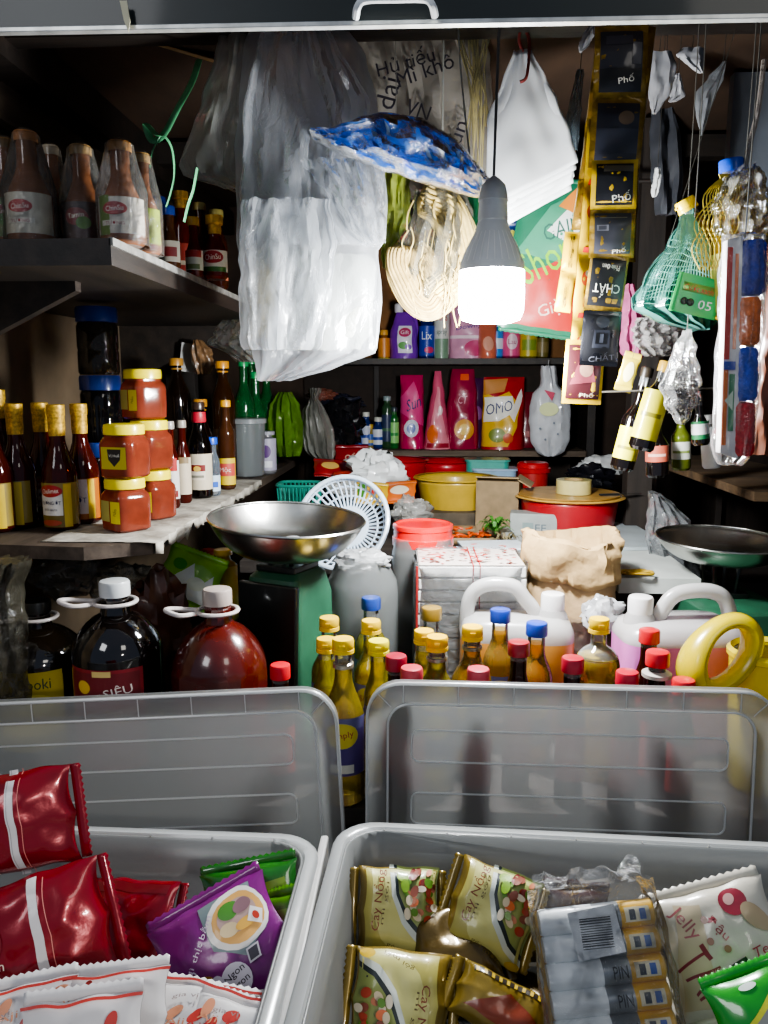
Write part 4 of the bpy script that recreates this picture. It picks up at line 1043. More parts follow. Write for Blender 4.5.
for i in range(26):
    a = rnd.uniform(0, 1)
    pepper(442+46*a+rnd.uniform(-3, 3), 502, 2.27+rnd.uniform(-.05, .05), TZ+.014+.028*rnd.random()*(1-abs(a-.5)), .026, 'small orange chilli pepper heaped on the tray before the yellow basin', 'orange chillies heaped on the brown tray')
basp = on(580, 535)
for i in range(18):
    a = rnd.uniform(0, 1)
    pepper(563+38*a, 524, 2.14+rnd.uniform(-.03, .03), TZ+.008+.022*rnd.random(), .026, 'small orange chilli pepper lying before the large red basin', 'orange chillies before the red basin')
def leafy(label, px, py, Y, z, n, c, s, seed, w=.01):
    rn = random.Random(seed); mb = MB()
    for i in range(n):
        a = rn.uniform(0, 6.28); L_ = s*rn.uniform(.5, 1); d = Vector((math.cos(a), math.sin(a)*.6, 0)); q = Vector((-d.y, d.x, 0)); h0 = rn.uniform(0, .03)
        pts = []
        for k in range(6):
            f = k/5; cpt = d*L_*f+Vector((0, 0, h0+.03*math.sin(f*2.6)*rn.uniform(.6, 1))); ww = w*math.sin(PI*(f*.85+.1))
            pts += [cpt+q*ww, cpt-q*ww]
        mb.add(pts, [(2*j, 2*j+1, 2*j+3, 2*j+2) for j in range(5)], c)
    x = at(px, py, Y).x
    o = mb.build('herb_bunch', loc=(x, Y, z)); return tag(o, label, 'vegetables')
leafy('green leafy herbs lying on the tray right of the chillies', 496, 510, 2.22, TZ+.03, 26, grn, .055, 2)
leafy('dull dried herbs beside the paper stack', 505, 525, 2.10, TZ+.004, 26, mat('#7a6f4e', .7), .06, 6, .007)
# stacks of pale blue papers
for i, (px, Y, w_, h_, rz, lb) in enumerate(((492, 2.02, .16, .045, 8, 'stack of pale bluish paper sheets left of the dried herbs'), (520, 1.98, .13, .03, -10, 'low stack of bluish paper sheets beside the brown sack'))):
    t = thing('paper_stack', lb, 'paper', (at(px, 540, Y).x, Y, TZ), (0, 0, R(rz)))
    mb = MB(); r_ = random.Random(i)
    k = 9
    for j in range(k): mb.box((r_.uniform(-.004, .004), r_.uniform(-.004, .004), h_*(j+.5)/k), (w_, .11, h_/k*.85), mat('#b9c8d6' if j % 2 else '#dfe6ea', .6), rot=(0, 0, r_.uniform(-.03, .03)))
    mb.build('sheets', t)
# film-wrapped stack of white boxes
p0 = at(415, 548, 1.66); p1 = at(524, 548, 1.66); ww = p1.x-p0.x; top = at(470, 568, 1.58).z
t = thing('carton_stack', 'stack of white cartons tightly wrapped in clear film with red string', 'package', ((p0.x+p1.x)/2, 1.68, BZ), (0, 0, R(2)))
hh = top-BZ
mb = MB(); ns = 13
for j in range(ns):
    mb.box((.001*(j % 2), .0, hh*(j+.5)/ns), (ww*.96, .17, hh/ns*.86), mat('#dcdad6', .6, amt=.2, scale=40), bev=.002)
mb.build('cartons', t)
mb = MB(); rnd = random.Random(9)
mb.art(lambda u, v, o=0: Vector((u, v, hh+.001+o)), [('r', -ww*.47, -.082, ww*.47, .082, '#d9cfc6')]+[('e', rnd.uniform(-ww*.44, ww*.44), rnd.uniform(-.075, .075), rnd.uniform(.003, .010), rnd.uniform(.002, .005), rnd.uniform(0, 180), '#b5352e' if rnd.random() < .7 else '#8a6a58') for _ in range(70)], g=.02)
mb.build('printed_top', t, weld=False)
mb = MB()
for x in (.0, .014): mb.tube([(x, -.0885, 0), (x+.002, -.0885, hh+.002), (x+.004, .088, hh+.004)], .0015, mat('#b5302c', .5), 5)
mb.tube([(-ww*.49, -.088, .0), (-ww*.49, -.088, hh)], .003, mat('#9a2a28', .5), 5); mb.build('strapping', t)
mb = MB()
def wrapF(a, b):
    q = 2*PI*a; c, s_ = math.cos(q), math.sin(q); k = (abs(c)**8+abs(s_)**8)**(-1/8)
    n = .006*nz(c*4, s_*4, b*5)
    return Vector((c*k*(ww*.5+n+.002), s_*k*(.094+n), hh*1.01*b))
mb.grid(wrapF, 48, 14, film('#e8ecee', .14, .5, .1, .8, 26, .3, 1), closeu=True); mb.build('film_wrap', t)
# brown paper sack with rolled top
pl = at(527, 560, 1.70); pr = at(617, 560, 1.70); ctr = (pl.x+pr.x)/2; rw = (pr.x-pl.x)/2; zt = at(570, 533, 1.72).z; zb = BZ
kr = mat('#b0946e', .85, amt=.25, scale=16, bump=.5, bscale=22)
t = thing('paper_sack', 'brown kraft paper sack with its top folded outward, wrapped in film below', 'sack', (ctr, 1.72, zb))
hS = zt-zb
def sackF(a, b):
    q = 2*PI*a; c, s_ = math.cos(q), math.sin(q); k = (abs(c)**3.5+abs(s_)**3.5)**(-1/3.5)
    n = nz(c*2, s_*2, b*4)*.008+.004*nz(c*5, s_*5, b*10)
    r_ = 1-.06*b+.05*math.sin(b*PI)
    return Vector((c*k*(rw*r_+n), s_*k*(.085*r_+n), hS*(b-.12 if b > .999 else b)*.88))
mb = MB(); mb.grid(sackF, 60, 26, kr, closeu=True); mb.build('sack_body', t, solid=.001)
def foldF(a, b):
    q = 2*PI*a; c, s_ = math.cos(q), math.sin(q); k = (abs(c)**3+abs(s_)**3)**(-1/3)
    n = nz(c*2+9, s_*2, b*3)*.012+.010*nz(c*8, s_*8, b*6)
    # from inside bottom up over the roll and down outside
    z = [.80, .92, 1.0, .985, .90, .76][min(5, int(b*5))]; z2 = [.80, .92, 1.0, .985, .90, .76][min(5, int(b*5)+1)]; f = b*5-int(b*5); z = z+(z2-z)*f
    r_ = [.66, .84, .96, 1.05, 1.08, 1.06][min(5, int(b*5))]; r2 = [.66, .84, .96, 1.05, 1.08, 1.06][min(5, int(b*5)+1)]; r_ = r_+(r2-r_)*f
    z += .05*math.sin(q*2+1)*.6+.02*nz(c*2, s_*2)
    return Vector((c*k*(rw*r_+n), s_*k*(.088*r_+n), hS*z))
mb = MB(); mb.grid(foldF, 64, 20, mat('#b89a6c', .85, amt=.2, scale=16, bump=.8, bscale=22), closeu=True); mb.build('folded_top', t, solid=.0015)
mb = MB(); mb.lathe([(0, .0), (.001, 0)], kr, 8) if False else None
mb = MB(); mb.grid(lambda a, b: Vector(((a-.5)*rw*1.5, (b-.5)*.14, hS*.80+.008*nz(a*5, b*5))), 16, 10, mat('#d8c8a4', .9, amt=.3, scale=60)); mb.build('contents', t)
def sf(a, b):
    v = sackF(a, b*.62+.02); return Vector((v.x*1.03, v.y*1.04, v.z))
mb = MB(); mb.grid(sf, 48, 14, film('#e2dccf', .10, .4, .1, .9, 30, .3, 1), closeu=True); mb.build('film_wrap', t)
# big clear jar with red lid
p = at(423, 523, 1.86)
t = thing('storage_jar', 'big cloudy plastic jar with wide bright red screw lid', 'jar', (p.x, 1.86, BZ)); H = at(423, 523, 1.86).z-BZ
MB().lathe([(0, 0), (.07, 0), (.075, .01), (.075, H-.075), (.072, H-.06), (.070, H-.056), (.067, H-.03)], film('#cfd2d0', .4, .4, .12, .12, 8, .6, 1), 48, sq=3).build('body', t)
mb = MB(); mb.lathe([(.068, H-.054), (.0725, H-.050), (.0725, H-.032), (.069, H-.031), (.069, H-.014), (.071, H-.012), (.071, H-.003), (.065, H), (.06, H-.004), (0, H-.004)], mat('#e0201e', .3, coat=.5, amt=.05), 56); mb.build('lid', t)
# cloudy container and film bag left of it
p = at(362, 560, 1.66)
t = thing('storage_jar', 'large cloudy plastic jar without lid, stuffed with thin film, behind the steel bowl', 'jar', (p.x, 1.66, BZ)); H = at(362, 556, 1.66).z-BZ
MB().lathe([(0, 0), (.072, 0), (.078, .01), (.078, H-.08), (.074, H-.05), (.058, H-.02), (.056, H)], film('#d2d6d4', .4, .4, .12, .12, 8, .6, 1), 48).build('body', t)
crumple((0, 0, 0), .055, film('#eceeee', .6, .3, .12, .5, 20, .4, 1), 31, sc3=(1.1, .9, .5)).build('film_stuffing', t, loc=(0, 0, H-.01))
# white sieve basket on edge
c0 = at(342, 522, 1.95)
t = thing('sieve_basket', 'pale blue-white round plastic sieve basket standing on edge', 'basket', c0, (R(66), 0, R(-14)))
mb = MB(); pw = mat('#c9d8e6', .4, coat=.3, amt=.05); Rb_ = .118
for i in range(44):
    a = 2*PI*i/44; pts = [(Rb_*r_*math.cos(a), Rb_*r_*math.sin(a), z) for r_, z in ((.45, -.048), (.68, -.043), (.86, -.028), (.96, -.01), (1.0, 0))]
    mb.tube(pts, .0028, pw, 4)
for r_, z in ((.45, -.048), (.68, -.043), (.86, -.028), (.96, -.01)):
    mb.tube([(Rb_*r_*math.cos(a), Rb_*r_*math.sin(a), z) for a in [2*PI*k/48 for k in range(48)]], .0026, pw, 4, closed=True)
mb.build('lattice', t)
MB().tube([(Rb_*math.cos(a), Rb_*math.sin(a), 0) for a in [2*PI*k/48 for k in range(48)]], .006, pw, 8, closed=True).build('rim', t)
MB().lathe([(0, -.050), (Rb_*.45, -.049), (Rb_*.45, -.046), (0, -.047)], pw, 40).build('base', t)
# teal ribbed basket
p = at(325, 490, 2.35)
t = thing('plastic_basket', 'small teal slatted basket behind the sieve', 'basket', (at(302, 490, 2.5).x, 2.45, TZ))
mb = MB(); te = mat('#2f8f7c', .4, coat=.3)
hB = at(302, 484, 2.45).z-TZ
for i in range(36):
    a = 2*PI*i/36; c, s_ = math.cos(a), math.sin(a); k = (abs(c)**5+abs(s_)**5)**(-.2)
    mb.tube([(c*k*.055, s_*k*.05, 0), (c*k*.065, s_*k*.06, hB)], .003, te, 4)
mb.build('slats', t)
mb = MB()
for z, r_ in ((0, .055), (hB*.5, .06), (hB, .066)):
    mb.tube([(math.cos(a)*r_*(abs(math.cos(a))**5+abs(math.sin(a))**5)**(-.2), math.sin(a)*r_*.92*(abs(math.cos(a))**5+abs(math.sin(a))**5)**(-.2), z) for a in [2*PI*k/40 for k in range(40)]], .005, te, 6, closed=True)
mb.build('rim', t)
# crumpled white bag and packs around it
heap('crumpled white carrier bag in the middle of the far table', 376, 474, 2.55, .085, mat('#e6e9e8', .35, coat=.3, amt=.08), 41, (1.15, .8, .85), amp=.5, freq=2.2)
heap('grey-white film bag draped below the crumpled white one', 352, 488, 2.45, .06, film('#dcdcd6', .8, .2, .15, .5, 20, .3, 1), 43, (1.3, .8, .6))
heap('clear film bag between the sieve and the yellow basin', 412, 512, 2.20, .052, film('#cfcfc8', .3, .4, .1, .6, 24, .3, 1), 44, (1.2, .7, .8))
rp = mat('#9c1a1c', .3, coat=.6, amt=.4, scale=30)
def pk(label, px, py, Y, w_, h_, c, rot, art=None, name='snack_packet', th=.02, sd=1): packet(name, label, w_, h_, th, mat(c, .3, coat=.6, amt=.2, scale=20) if isinstance(c, str) else c, art or [], at(px, py, Y), tuple(R(a) for a in rot), seed=sd, nu=16, nv=12)
pk('dark red snack packet lying left of the white carrier bag', 330, 468, 2.62, .11, .08, rp, (-60, 10, 20), [('e', 0, 0, .03, .02, '#d8b060')])
pk('red and orange snack packet under the white carrier bag', 346, 480, 2.52, .10, .07, '#b8301c', (-55, -12, -20), [('p', [(-.04, -.02), (.03, .02), (.04, -.02)], '#e8902a')], sd=4)
pk('yellow and green snack packet at the left of the clear bag', 372, 493, 2.40, .10, .07, '#d8b02a', (-50, 8, 10), [('e', .01, 0, .02, .015, '#c03020'), ('r', -.045, -.03, -.02, .03, '#4d8a30')], sd=5)
pk('orange printed snack packet right of the crumpled white bag', 400, 492, 2.42, .10, .07, '#d06a2c', (-50, -8, -15), [('e', 0, 0, .03, .018, '#e8d8c0')], sd=6)
pk('maroon snack packet deep behind the white carrier bag', 352, 458, 2.80, .12, .08, '#8f1c22', (-30, 0, 5), [('t', 'Gấu', 0, 0, .05, .03, 0, '#e0c8b0')], sd=7)
# right far corner of table
heap('white carrier bag on the far right of the table', 603, 466, 2.75, .075, mat('#c6c8c6', .4, coat=.2), 51, (1.3, .7, .5))
heap('black plastic bag slumped behind the tape roll', 590, 478, 2.60, .07, mat('#14141a', .25, coat=.5), 52, (1.2, .7, .6))
# clear film bag slumped by the post
mb, o = sag([(493, 650, 660), (505, 648, 675), (520, 646, 690), (540, 645, 694), (560, 650, 705), (572, 660, 712), (580, 672, 712)], 1.98, film('#cfd3d6', .2, .45, .08, .45, 14, .4, 1), .05, 4, .35, 61, fine=.5, capends=True)
tag(mb.build('clear_bag', loc=o), 'glossy clear film bag slumped between the post and the right steel bowl', 'bag')

# ================================================================ back shelves
S1 = 1.2375; S2 = 1.5895
def pouch(label, px, pyt, pyb, wpx, Y, col, art, seed, z=S1, shape=None, name='detergent_pouch', g='detergent pouches on the back shelf', rz=0, tilt=0, th=.09):
    a = at(px, pyt, Y); H = a.z-z; W_ = wpx*Y/FPX
    t = thing(name, label, 'packet', (a.x, Y, z), (0, R(tilt), R(rz)), g)
    m_ = mat(col, .28, coat=.7, amt=.2, scale=14, bump=.2, bscale=18) if isinstance(col, str) else col
    def F(u, v, o=0, sg=-1):
        # v 0..H
        f = max(0, min(1, v/H)); a_ = min(1, abs(2*u/W_))
        wd = (shape(f) if shape else 1-.10*f**2)
        d = th/2*(1-f**2.2)**.8*max(0, 1-a_**2.4)**.5
        d *= 1+.22*nz(u*18+seed, v*18, seed)
        return Vector((u*wd+.004*nz(v*20, seed), sg*(d+.001)-o, v))
    mb = MB(); mb.grid(lambda p_, q: F((p_-.5)*W_, q*H), 22, 26, m_); mb.grid(lambda p_, q: F((p_-.5)*W_, q*H, 0, 1), 22, 26, m_)
    mb.build('pouch', t, sharp=70)
    mb = MB(); mb.art(lambda u, v, o=0: F(u*W_, (v+.5)*H, o), [scale_art(i, 1) for i in art], g=.03, off=.0014); mb.build('print', t, weld=False)
    return t
def scale_art(i, k): return i
pouch('slim pink detergent pouch with white panel, leftmost on the back shelf', 412, 375, 448, 25, 3.22, '#c2185a', [('p', [(-.5, .2), (.1, .42), (.5, .0), (.5, -.2), (-.5, 0)], '#e04a8a'), ('t', 'Sun', .08, .12, .6, .16, 8, '#23306e'), ('e', .0, -.22, .3, .12, '#d6d9e6'), ('e', .0, -.22, .18, .07, '#7a86c0')], 3, shape=lambda f: 1-.12*f)
pouch('pointed pink detergent refill pouch with orange flower, second on the back shelf', 438, 371, 450, 28, 3.20, '#d65a7a', [('p', [(-.45, -.5), (-.1, .3), (.1, .3), (.45, -.5)], '#e88a9a'), ('e', -.2, -.3, .22, .12, '#e8702a'), ('e', .15, .0, .12, .06, '#f3d7d7'), ('r', -.4, -.48, .4, -.42, '#a82a3a')], 5, shape=lambda f: 1-.78*f**1.1)
pouch('shiny maroon refill pouch with gold flower, third on the back shelf', 463, 369, 447, 33, 3.21, '#9c1640', [('e', .05, -.25, .30, .13, '#d89a3a'), ('e', .05, -.25, .16, .07, '#f0c860'), ('t', 'CT', .0, .12, .3, .1, 0, '#e8a8b8'), ('r', -.1, .36, .25, .44, '#e85a2a')], 8, shape=lambda f: 1-.35*f**2)
pouch('dark violet refill pouch squeezed behind the maroon one', 478, 378, 446, 14, 3.29, '#4a1e4e', [('e', 0, 0, .3, .1, '#8a4a8a')], 9)
pouch('red and gold washing powder bag lettered OMO', 504, 377, 448, 42, 3.20, '#b3202a', [('p', [(-.5, -.46), (-.5, .30), (-.2, .22), (.12, .30), (.38, .1), (.3, -.2), (.1, -.46)], '#e0b42a'), ('p', [(-.5, .46), (.1, .48), (.0, .3), (-.5, .25)], '#c98a4a'), ('p', [(.12, .0), (.42, .34), (.46, .24), (.25, -.12)], '#f4ece6'), ('p', [(-.47, -.12), (-.47, .22), (.2, .24), (.24, .02), (-.1, -.1)], '#f2efe2'), ('t', 'OMO', -.12, .08, .62, .15, 6, '#1c2a66'), ('e', -.15, -.3, .2, .1, '#7a8a2a'), ('e', .1, -.34, .12, .07, '#c8541c')], 11, shape=lambda f: 1-.06*f)
pouch('plain crimson pouch standing behind the washing powder bag', 528, 392, 448, 22, 3.30, '#7a1226', [('r', -.3, -.3, .3, -.2, '#a04a4a')], 12)
# tiny bottles on the left end of the back shelf
G5 = 'tiny medicine and glue bottles on the back shelf'
def tiny(label, px, pyt, wpx, bc, cc, lc=None, Y=3.2):
    rb_ = wpx*Y/FPX/2; a = at(px, pyt, Y)
    bottle('small_bottle', label, px, pyt, Y, S1, rb_, rb_*.6, liquid(bc, .15, bc), cc, rb_*.72, .018, neck=.012, sh=.02, lab=(.15, .7, rb_*1.4, lc or '#d8d8d0', [('r', -.02, -.012, .02, .0, bc)]), group=G5, seg=14)
for a_ in (('tiny blue bottle with beige cap at the left of the back shelf', 357, 418, 11, '#24408c', '#cfc4a0', '#3a60b0'), ('tiny blue bottle with white cap, second of the small row', 366, 412, 10, '#2a4aa0', '#d8d8cc', '#c9cfe0'),
           ('tiny bottle with yellow cap in front of the small row', 370, 424, 9, '#c8b060', '#c8a23a', '#3d62a8'), ('tiny blue and white bottle in the middle of the small row', 378, 417, 11, '#2c4ea8', '#c9c9bd', '#e0e4ee'),
           ('small bottle with dark cap, tallest at the left of the pouches', 387, 396, 11, '#48704c', '#8fa0a0', '#2c3a5a'), ('small green bottle next to the pink pouch', 394, 407, 10, '#3f9a4a', '#2c3c44', '#8fd07a'), ('small green bottle with green cap before the dark capped one', 386, 414, 8, '#2f8a3a', '#2f8a48', '#c4dca8')):
    tiny(*a_)
heap('black plastic bag bulging at the left end of the back shelf', 343, 425, 3.1, .095, mat('#1a1a1e', .2, coat=.6, amt=.4), 70, (.8, .6, .95), amp=.45)
heap('dark blue-grey bag lying above the black one', 338, 404, 3.2, .08, mat('#2a2c3a', .25, coat=.6, amt=.4), 71, (1.2, .6, .5), amp=.45)
# upper board of the back shelf
t = pouch('violet floor cleaner bottle with handle on the upper back shelf', 404, 312, 357, 27, 3.20, '#7a2fae', [('r', -.22, -.38, .3, .2, '#e6e2ee'), ('e', .04, .06, .22, .1, '#c03a6a'), ('t', 'Gift', .04, .06, .3, .08, 0, '#f4eef4'), ('e', .0, -.22, .2, .08, '#5aa04a'), ('e', .16, -.25, .12, .06, '#7a3fb8')], 1, z=S2, shape=lambda f: 1 if f < .6 else 1-(f-.6)*1.2, name='cleaner_bottle', g='bottles and cans on the upper back shelf', th=.07)
MB().lathe([(0.015, 0), (.017, .003), (.017, .03), (.012, .034), (0, .034)], mat('#e8e4ec', .4), 20).build('cap', t, loc=(-.02, 0, at(404, 312, 3.2).z-S2-.002))
MB().tube(cat([(.012, 0, .165), (.040, 0, .160), (.050, 0, .12), (.045, 0, .08)], 5), .007, mat('#7a2fae', .3), 8).build('handle', t)
G6 = 'bottles and cans on the upper back shelf'
def up(label, px, pyt, wpx, bc, cc, lc, art, Y=3.2, capH=.02, nk=.01, sh=.02, rnf=.6, name='cleaner_bottle', dark=.1):
    rb_ = wpx*Y/FPX/2
    return bottle(name, label, px, pyt, Y, S2, rb_, rb_*rnf, liquid(bc, dark, bc), cc, rb_*rnf*1.15, capH, neck=nk, sh=sh, lab=(.08, .85, rb_*1.5, lc, art), group=G6, seg=18)
up('blue aerosol can with pink dot on the upper back shelf', 427, 316, 15, '#2038a0', '#d8dce0', '#2440a8', [('t', 'Lix', 0, .02, .04, .03, 0, '#eef2fa'), ('e', .01, -.035, .02, .012, '#d03a6a')], name='spray_can', rnf=.85)
up('white aerosol can with green band and red letters', 442, 300, 15, '#c9ccc6', '#d8d8d8', '#d0d2cc', [('t', 'ARS', 0, .06, .045, .025, 0, '#c0202c'), ('r', -.03, -.1, .03, -.02, '#7c9a80'), ('t', 'spray', 0, .0, .04, .02, 0, '#3c5a50')], name='spray_can', rnf=.85)
pouch('pale pink softener refill pouch under the bulb', 468, 306, 357, 36, 3.22, '#e2a2c0', [('t', 'Downy', .02, .1, .7, .12, 6, '#4a3a8c'), ('e', .2, -.3, .3, .15, '#c84a7a'), ('r', -.5, -.12, .5, -.06, '#f4dce6')], 15, z=S2, g=G6, name='softener_pouch')
pouch('salmon refill pouch right of the pale pink one', 488, 322, 357, 18, 3.18, '#d8745a', [('e', 0, -.1, .3, .2, '#e8a890')], 16, z=S2, g=G6, name='softener_pouch')
up('slim blue bottle beneath the lit bulb', 497, 322, 13, '#2a7fd0', '#1e5aa8', '#3a8fe0', [('r', -.03, -.02, .03, .02, '#e0eef8')])
up('pink bottle with red cap right of the slim blue one', 512, 318, 17, '#d8407a', '#c01c2c', '#e85a90', [('e', 0, .0, .022, .03, '#f0d0dc'), ('t', 'Lau', 0, .0, .03, .02, 0, '#a0205a')])
up('light blue bottle standing behind the pink one', 521, 312, 10, '#58b0dc', '#d0e6f2', '#6ab8e0', [], Y=3.3)
up('yellow-green bottle on the right half of the upper back shelf', 529, 325, 17, '#b8a83a', '#c8c040', '#c4b43c', [('r', -.03, -.02, .03, .02, '#8aa03a')])
up('olive bottle at the dark end of the upper back shelf', 543, 330, 12, '#6e6230', '#5a4a28', '#70642c', [('r', -.03, -.02, .03, .02, '#8a7a4a')])
up('small yellow and brown box-like bottle half behind the hanging clear bag', 384, 330, 12, '#c87a2c', '#d8a040', '#d88a3a', [('r', -.03, -.06, .03, -.04, '#e8d020')])
# white spray bottle hanging from the shelf
a = at(549, 366, 3.0); b = at(549, 455, 3.0)
t = thing('glove_pack', 'white bottle-shaped plastic pack hanging at the right end of the back shelf', 'packet', (a.x, 3.02, b.z))
mb, o = sag([(366, 541, 556), (385, 540, 558), (395, 532, 568), (410, 529, 571), (440, 530, 570), (452, 536, 564), (456, 543, 556)], 3.02, mat('#c9ccd0', .5, coat=.3, amt=.12, scale=30), .04, 3, .1, 6, org=(a.x, 3.02, b.z), capends=True)
mb.build('body', t)
mb = MB(); mb.art(lambda u, v, o=0: Vector((u, -.052-o, v)), [('e', .0, .17, .035, .025, '#dfe6a8'), ('p', [(-.02, .24), (.02, .23), (.01, .20)], '#c8385a'), ('e', -.03, .10, .004, .004, '#7a8490'), ('e', .02, .12, .004, .004, '#7a8490'), ('e', .035, .08, .004, .004, '#7a8490'), ('e', -.01, .06, .004, .004, '#7a8490')]); mb.build('print', t, weld=False)
MB().tube([(0, 0, a.z-b.z-.005), (.0, -.01, 1.579-b.z)], .0015, mat('#aaaaaa', .5), 5).build('hanger', t)
# ================================================================ hanging things
def hangline(pts, r_, m_, parent, name='string'):
    o = MB().tube(cat(pts, 5), r_, m_, 6).build(name, parent); return o
def hbag(name, label, rows, Y, mt, dep=.03, folds=5, amp=.3, seed=0, fine=.5, tie=None, c='bag', group=None, caps=False, nu=48, nv=44, jit=.006, depf=None, vert=0):
    mb, o = sag(rows, Y, mt, dep, folds, amp, seed, nu=nu, nv=nv, fine=fine, capends=caps, jit=jit, depf=depf, vert=vert)
    t = thing(name, label, c, o, group=group)
    mb.build('bag_film', t)
    if tie:
        a = at(tie, rows[0][0]+3, Y); hangline([(a.x-o.x, 0, a.z-o.z), (a.x-o.x+.002, 0, (a.z-o.z+CZ-o.z)/2), (a.x-o.x, 0, CZ-o.z)], .0009, mat('#5c5a54', .6), t)
    t['_F'] = 0
    del t['_F']
    return t, o, mb
bigf = film('#f4f9ff', .32, .38, .14, .30, 9, .62, .55, (1.2, 1.2, .5))
bigf2 = film('#f4f9ff', .24, .36, .14, .30, 9, .6, .55, (1, 1, .6))
# the large clear bags
t, o, mb = hbag('carrier_bag_bundle', 'large bundle of clear plastic bags hanging from the ceiling, brightly lit by the bulb',
     [(26, 250, 345), (60, 240, 366), (110, 238, 378), (150, 234, 384), (200, 236, 387), (240, 236, 386), (252, 238, 378), (300, 244, 382), (330, 247, 380), (352, 252, 376), (368, 256, 335), (381, 257, 290)], 1.60, bigf, .035, 2, .30, 3, .30, tie=300, vert=1, nu=90, nv=60)
for i, (rows, sd) in enumerate(((((30, 262, 330), (110, 244, 372), (160, 243, 366), (200, 240, 372), (245, 240, 380), (246, 240, 381)), 7), (((160, 300, 384), (200, 330, 385), (230, 345, 386), (243, 360, 386)), 9), (((200, 242, 330), (250, 240, 336), (300, 238, 330), (345, 240, 322), (350, 244, 318)), 12))):
    m2, o2 = sag(list(rows), 1.575-.012*i, bigf2, .018, 3, .5, sd, nu=70, nv=40, fine=.5, vert=1); m2.build('inner_bag', t, loc=o2-Vector(t.location))
wm = film('#f6f8ee', .72, .2, .2, .2, 12, .6, .5, (1, 1, .7))
m2, o2 = sag([(205, 256, 320), (215, 252, 326), (260, 250, 326), (270, 256, 322)], 1.60, wm, .02, 3, .3, 21, nu=30, nv=20); m2.build('folded_bags', t, loc=o2-Vector(t.location))
m2, o2 = sag([(255, 300, 368), (262, 290, 376), (330, 282, 372), (350, 262, 360)], 1.60, wm, .02, 3, .3, 24, nu=30, nv=20); m2.build('folded_bags', t, loc=o2-Vector(t.location))
m2, o2 = sag([(262, 252, 278), (300, 250, 276), (338, 248, 272)], 1.61, mat('#c9b04a', .5, amt=.5), .008, 3, .3, 25, nu=20, nv=16); m2.build('yellow_strip', t, loc=o2-Vector(t.location))
hbag('clear_bag', 'empty clear bag spreading left behind the bright bundle', [(24, 222, 262), (60, 214, 262), (100, 202, 262), (140, 188, 262), (165, 178, 262), (176, 184, 262), (190, 226, 262)], 1.62, film('#e8eae2', .34, .4, .15, .35, 10, .6, .8, (1, 1, .5)), .03, 2, .3, 31, .5, tie=240, vert=1)
hbag('clear_bag', 'lower corner of clear film hanging left of the bright bundle, over the green bottles', [(320, 222, 250), (335, 212, 250), (345, 206, 252), (352, 224, 252), (362, 236, 262)], 1.75, film('#d8dcd8', .3, .5, .1, .6, 14, .5, 1), .015, 4, .5, 33, .9)
# bag with dark writing, holding folded bags
dk = film('#b4ada2', .62, .3, .25, .4, 9, .4, .8)
t, o, mb = hbag('printed_bag', 'grey see-through bag with smudged dark writing behind the blue pack', [(26, 352, 480), (60, 362, 490), (100, 372, 493), (150, 372, 494), (185, 376, 490), (198, 392, 488)], 1.82, dk, .045, 4, .3, 41, .7, tie=430, vert=1)
A = MB()
def flat(Yd): return lambda u, v, o_=0: Vector((u, Yd-o_, v))
pq = lambda px, py, Y=1.77: at(px, py, Y)-o
items = []
for tx, px, py, w_, h_, rt in (('Hủ tiếu', 405, 62, .12, .035, 14), ('dai', 388, 95, .06, .04, 75), ('Mì khô', 425, 72, .12, .03, 18), ('VN', 418, 112, .05, .03, -20), ('Bún', 455, 140, .07, .03, 70)):
    q = pq(px, py); items.append(('t', tx, q.x, q.z, w_, h_, rt, '#221f26'))
A.art(flat(-.060), items, g=.02); A.build('lettering', t, weld=False)
hbag('brown_packet', 'brownish folded packet showing above the writing of the grey bag', [(30, 372, 420), (60, 376, 424), (100, 380, 410)], 1.90, mat('#8a7658', .5, coat=.4, amt=.5, scale=20), .02, 3, .3, 44, c='packet', tie=396)
# bright blue pack of ice bags
bl = film('#58a8ff', .92, .08, .2, .4, 18, .75, .7)
blf = film('#4a90ea', .75, .25, .1, .8, 26, .4, 1)
mb = MB()
TL = at(312, 132, 1.53); 
def blue(a, b):
    # long slanting pillow from the upper left to lower right
    top = [(312, 132), (345, 124), (380, 112), (420, 118), (455, 140), (482, 172), (493, 192)]; bot = [(313, 140), (345, 156), (385, 170), (420, 182), (455, 191), (480, 197), (494, 198)]
    k = min(5.999, a*6); i = int(k); f = k-i
    tx, ty = top[i][0]+(top[i+1][0]-top[i][0])*f, top[i][1]+(top[i+1][1]-top[i][1])*f
    bx, by = bot[i][0]+(bot[i+1][0]-bot[i][0])*f, bot[i][1]+(bot[i+1][1]-bot[i][1])*f
    q = 2*PI*b; v = (1-math.cos(q))/2; s_ = math.sin(q)
    p_ = at(tx+(bx-tx)*v, ty+(by-ty)*v, 1.53)
    d = .030*s_*(1+.9*nz(a*7, math.cos(q)*2.5, s_)+.5*nz(a*20, math.cos(q)*6, 3))
    return Vector((p_.x, 1.53-d, p_.z+.004*nz(a*14, v*4)))-TL
mb.grid(lambda b, a: blue(a, b), 40, 60, bl, closeu=True)
t = thing('blue_pack', 'shiny bright blue plastic pack slung diagonally above the noodle bags', 'packet', TL)
mb.build('pack', t)
rn = random.Random(3); mb = MB()
for i in range(34):
    a = rn.uniform(.08, .95); b = rn.uniform(.14, .38); q = [blue(a, b), blue(a+rn.uniform(.01, .03), b+.02), blue(a+rn.uniform(.02, .05), b+.06), blue(a+.01, b+.05)]
    mb.add([v+Vector((0, -.003, 0)) for v in q], [(0, 1, 2, 3)], mat('#b8dcff' if i % 2 else '#2a62d8', .25, coat=.6))
mb.build('print', t, weld=False)
mb = MB()
